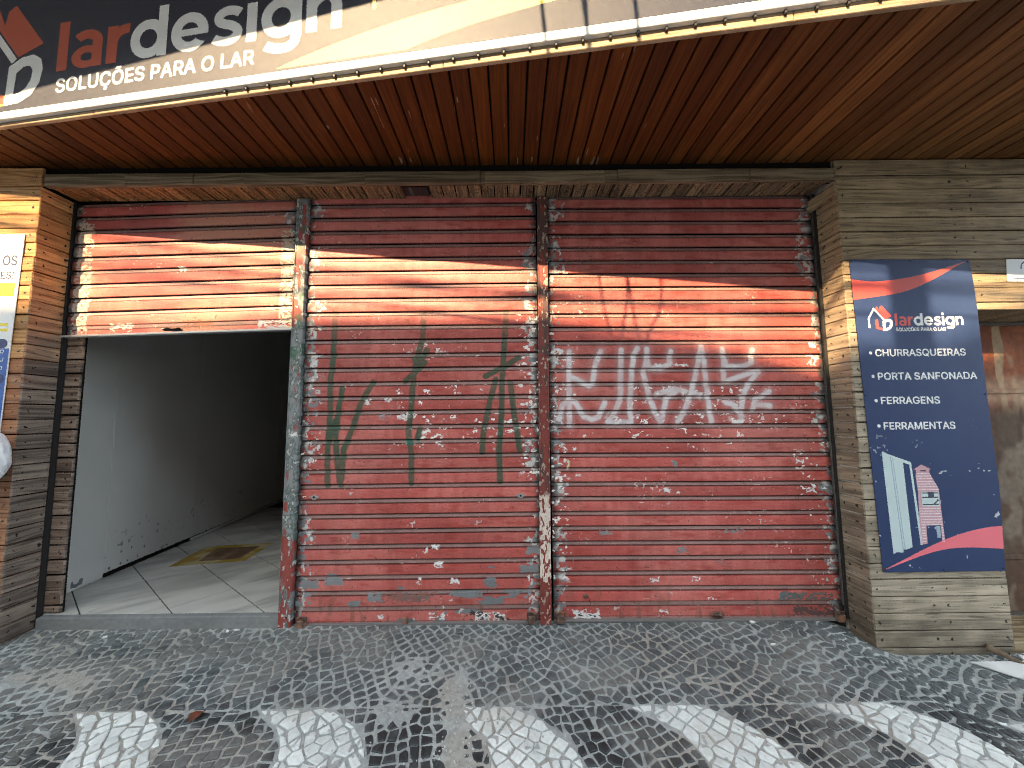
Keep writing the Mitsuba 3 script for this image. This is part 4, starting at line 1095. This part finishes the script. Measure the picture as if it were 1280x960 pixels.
# leaf
u = np.linspace(0, 1, 9); Lf = []
for a in u:
    w = 0.026 * math.sin(math.pi * min(1, a * 0.98 + .01)) ** 0.8
    for s in (-1, 0, 1):
        Lf.append((0.075 * (a - .5), s * w, 0.010 * abs(s) + 0.012 * math.sin(3 * a + s) + 0.004))
Lf = np.array(Lf); F = []
for i in range(8):
    for k in range(2):
        a = i * 3 + k; F += [(a, a + 3, a + 4), (a, a + 4, a + 1)]
ang = 1.1; R = np.array([[math.cos(ang), -math.sin(ang), 0], [math.sin(ang), math.cos(ang), 0], [0, 0, 1]])
lm = trimesh.Trimesh(Lf @ R.T + [-1.655, 2.105, gz(-1.655, 2.105) + .004], F, process=False)
lm = cat([lm, trimesh.Trimesh(lm.vertices + [0, 0, .0012], lm.faces, process=False)])
put('dry_leaf', lm, 'dead_leaf', True)
tag('dry_leaf', 'dry reddish brown leaf lying on the black mosaic stones', 'leaf')
# bits of litter by the threshold
lit = [(-2.86, 2.78, 'tiny white paper scrap lying near the left end of the doorway step'), (-2.05, 2.83, 'white paper scrap on the pavement at the right end of the doorway step'), (-1.985, 2.845, 'larger white paper scrap touching the foot of the grey green post'), (1.73, 2.862, 'flat white paper scrap under the closed shutter with white letters'), (1.72, 2.62, 'small white paper scrap on the black stones in front of the widest shutter')]
for i, (x, y, l) in enumerate(lit):
    r = np.random.default_rng(50 + i)
    n = 7; t = np.sort(r.uniform(0, 2 * np.pi, n))
    c = np.stack([np.cos(t) * (.022 if i != 0 else .014), np.sin(t) * .012], 1)
    h = MultiPoint(c).convex_hull
    c = np.array(h.exterior.coords)[:-1]
    if not h.exterior.is_ccw: c = c[::-1]
    m = bevel_prism(c, 0, .006 + .006 * r.random(), .002)
    m.vertices += [x, y, gz(x, y) + .001]
    k = put('paper_scrap', m, 'paper')
    tag(k, l, 'paper scrap', 'paper scraps on the pavement')
# pebbles in the sandy strip
pb = []
r = np.random.default_rng(77)
ico = trimesh.creation.icosphere(subdivisions=1, radius=1)
for i in range(420):
    x, y = -0.32 + r.normal(0, .10), r.uniform(1.75, 2.6)
    if i > 260: x, y = r.uniform(-3.4, 2.4), r.uniform(1.8, 2.88)
    s = r.uniform(.0014, .0042) * (1.2 if i % 9 == 0 else 1)
    m = ico.copy(); m.vertices = m.vertices * r.uniform(.6, 1.2, 3) * s + r.normal(0, s * .12, m.vertices.shape) + [x, y, float(mortar_z(np.array(x), np.array(y))) + s * .5 + (.006 if i > 260 else .0)]
    pb.append(m)
put('gravel', cat(pb), 'limestone_0', kind='stuff'); labels['gravel'] = {'label': 'loose pale grit and pebbles scattered on the pavement', 'category': 'gravel', 'kind': 'stuff'}

# white bag at the left edge
BG = 'plastic_bag'
tag(BG, 'white plastic bag hanging at the left edge under the poster', 'bag')
m = trimesh.creation.icosphere(subdivisions=4, radius=1)
v = m.vertices.copy()
nz = meshkit.fbm(v * 2.2 + 5, 4, seed=4) - 0.5
rad = np.where(v[:, 2] > 0, 1, 1)
v = v * [0.20, 0.085, 0.24] * (1 + 0.16 * nz[:, None])
v[:, 0] *= 1 - 0.35 * np.clip(-v[:, 2] / 0.24, 0, 1)
v[:, 0] += 0.16 * v[:, 2]
put(BG + '__sack', trimesh.Trimesh(v + [-3.605, 2.575, 1.205], m.faces, process=False), 'bag_plastic', True)
for s in (-1, 1):
    put(BG + '__handle', tube(smooth_line([(-3.65 + s * .07, 2.58, 1.39), (-3.66 + s * .05, 2.60, 1.52), (-3.70, 2.655, 1.62)], 10), 0.010, 6), 'bag_plastic', True)

# ------------------------------------------------------------------ street behind the viewer (casts the shade and the shadows)
def along(Q, t):
    """Point that lies t metres towards the street from Q along the sunlight."""
    return np.asarray(Q, float) + t * SUN
put('utility_pole__shaft', tube([(0.62, -2.32, RZ - .1), (0.62, -2.32, 4.0), (0.62, -2.32, 9.2)], np.array([0.165, 0.145, 0.12]), 18), 'concrete', True)
put('utility_pole__crossarm', bbox(-0.3, 1.6, -2.50, -2.42, 8.4, 8.5, .006), 'weathered_stick')
for x in (-0.2, 0.35, 0.95, 1.5):
    put('utility_pole__insulator', trimesh.creation.cylinder(0.035, segment=((x, -2.46, 8.5), (x, -2.46, 8.62)), sections=12), 'plastic_white')
tag('utility_pole', 'concrete utility pole on the kerb carrying the street cables', 'utility pole')
def cable(pts, r, label, group='power cables along the street'):
    k = put('power_cable', tube(smooth_line(pts, 40), r, 6), 'cable_rubber', True)
    tag(k, label, 'power cable', group)
def street_cable(QL, QR, t, r, label):
    A, Bq = along(QL, t), along(QR, t)
    dlt = (Bq - A) / np.linalg.norm(Bq - A)
    P = [A - dlt * 9 + [0, 0, .9], A - dlt * 3 + [0, 0, .15], A, (A + Bq) / 2 - [0, 0, .02], Bq, Bq + dlt * 3 + [0, 0, .15], Bq + dlt * 9 + [0, 0, .9]]
    cable(P, r, label)
street_cable((0.307, YD, 2.458), (2.418, YD, 2.272), 5.6, 0.018, 'thick upper power cable over the street')
street_cable((-1.587, YD, 2.615), (0.7, YD, 2.400), 5.2, 0.012, 'second power cable over the street')
street_cable((-1.12, YD, 2.403), (1.1, YD, 2.168), 4.2, 0.011, 'thin power cable nearest the pavement')
street_cable((-3.397, YD, 2.782), (-1.9, YD, 2.626), 5.4, 0.013, 'left upper power cable over the street')
street_cable((-3.387, YD, 2.671), (-1.9, YD, 2.528), 4.6, 0.010, 'left lower power cable over the street')
def drop(Q0, Q1, t, bend, label):
    A, Bq = along(Q0, t), along(Q1, t)
    up_ = np.array([A[0], A[1], 4.79])
    cable([up_, A + [0, 0, .25], (A + Bq) / 2 + [bend, 0, 0], Bq, Bq + [-bend, -.02, -.12], Bq + [-.15, -.12, 0.02], [Bq[0] - .3, Bq[1] - .2, 4.79]], 0.011, label, 'loose wires hanging from the upper floor slab')
drop((0.923, YD, 2.579), (0.881, YD, 2.209), 2.15, 0.02, 'straight loose wire hanging from the upper floor slab')
drop((1.181, YD, 2.547), (1.099, YD, 2.188), 2.15, 0.05, 'bent loose wire hanging from the upper floor slab')

# buildings across the street: their roofs shade the lower part of the shop front
def far_house(key, prof, y0, y1, zb_, m, label, storeys, x0, x1):
    g = Polygon([(prof[0][0], zb_), (prof[-1][0], zb_)] + prof[::-1])
    me = extr(g, y1 - y0)
    f = Frame((0, y1, 0), (1, 0, 0), (0, 0, 1))
    put(key + '__wall', f.mesh(me), m)
    fb_ = Frame((0, y1, 0), (-1, 0, 0), (0, 0, 1))
    x = x0
    while x + 1.4 < x1:
        for s in range(storeys):
            z = 1.2 + s * 3.1
            w = put(key + '__window', cat([bbox(x, x + 1.3, y1, y1 + .06, z, z + .07), bbox(x, x + 1.3, y1, y1 + .06, z + 1.43, z + 1.5), bbox(x, x + .07, y1, y1 + .06, z + .07, z + 1.43), bbox(x + 1.23, x + 1.3, y1, y1 + .06, z + .07, z + 1.43)]), 'far_frame')
            put(w + '__pane', bbox(x + .07, x + 1.23, y1 + .004, y1 + .02, z + .07, z + 1.43), 'far_glass')
        x += 2.6
    tag(key, label, 'building')
ty = 12.901
sh = lambda X, Z: (X + SUN[0] * ty, Z + SUN[2] * ty)
far_house('street_building', [(-30.0, 11.9)] + [sh(-4.2, 2.20), sh(-3.0, 2.24), sh(-1.58, 2.32), sh(0.21, 2.31), sh(1.0, 2.19)], -20, -10, RZ, 'plaster_worn', 'worn three storey house across the street with flat parapet', 3, -28, -6.5)
far_house('street_building_001', [sh(1.002, 2.19), sh(1.68, 2.07), sh(2.45, 1.85), sh(3.2, 1.83), sh(4.0, 2.2), (20.0, 11.4)], -20, -10, RZ, 'plaster_worn', 'worn house across the street with a sloping gable roof', 3, -4.4, 19)
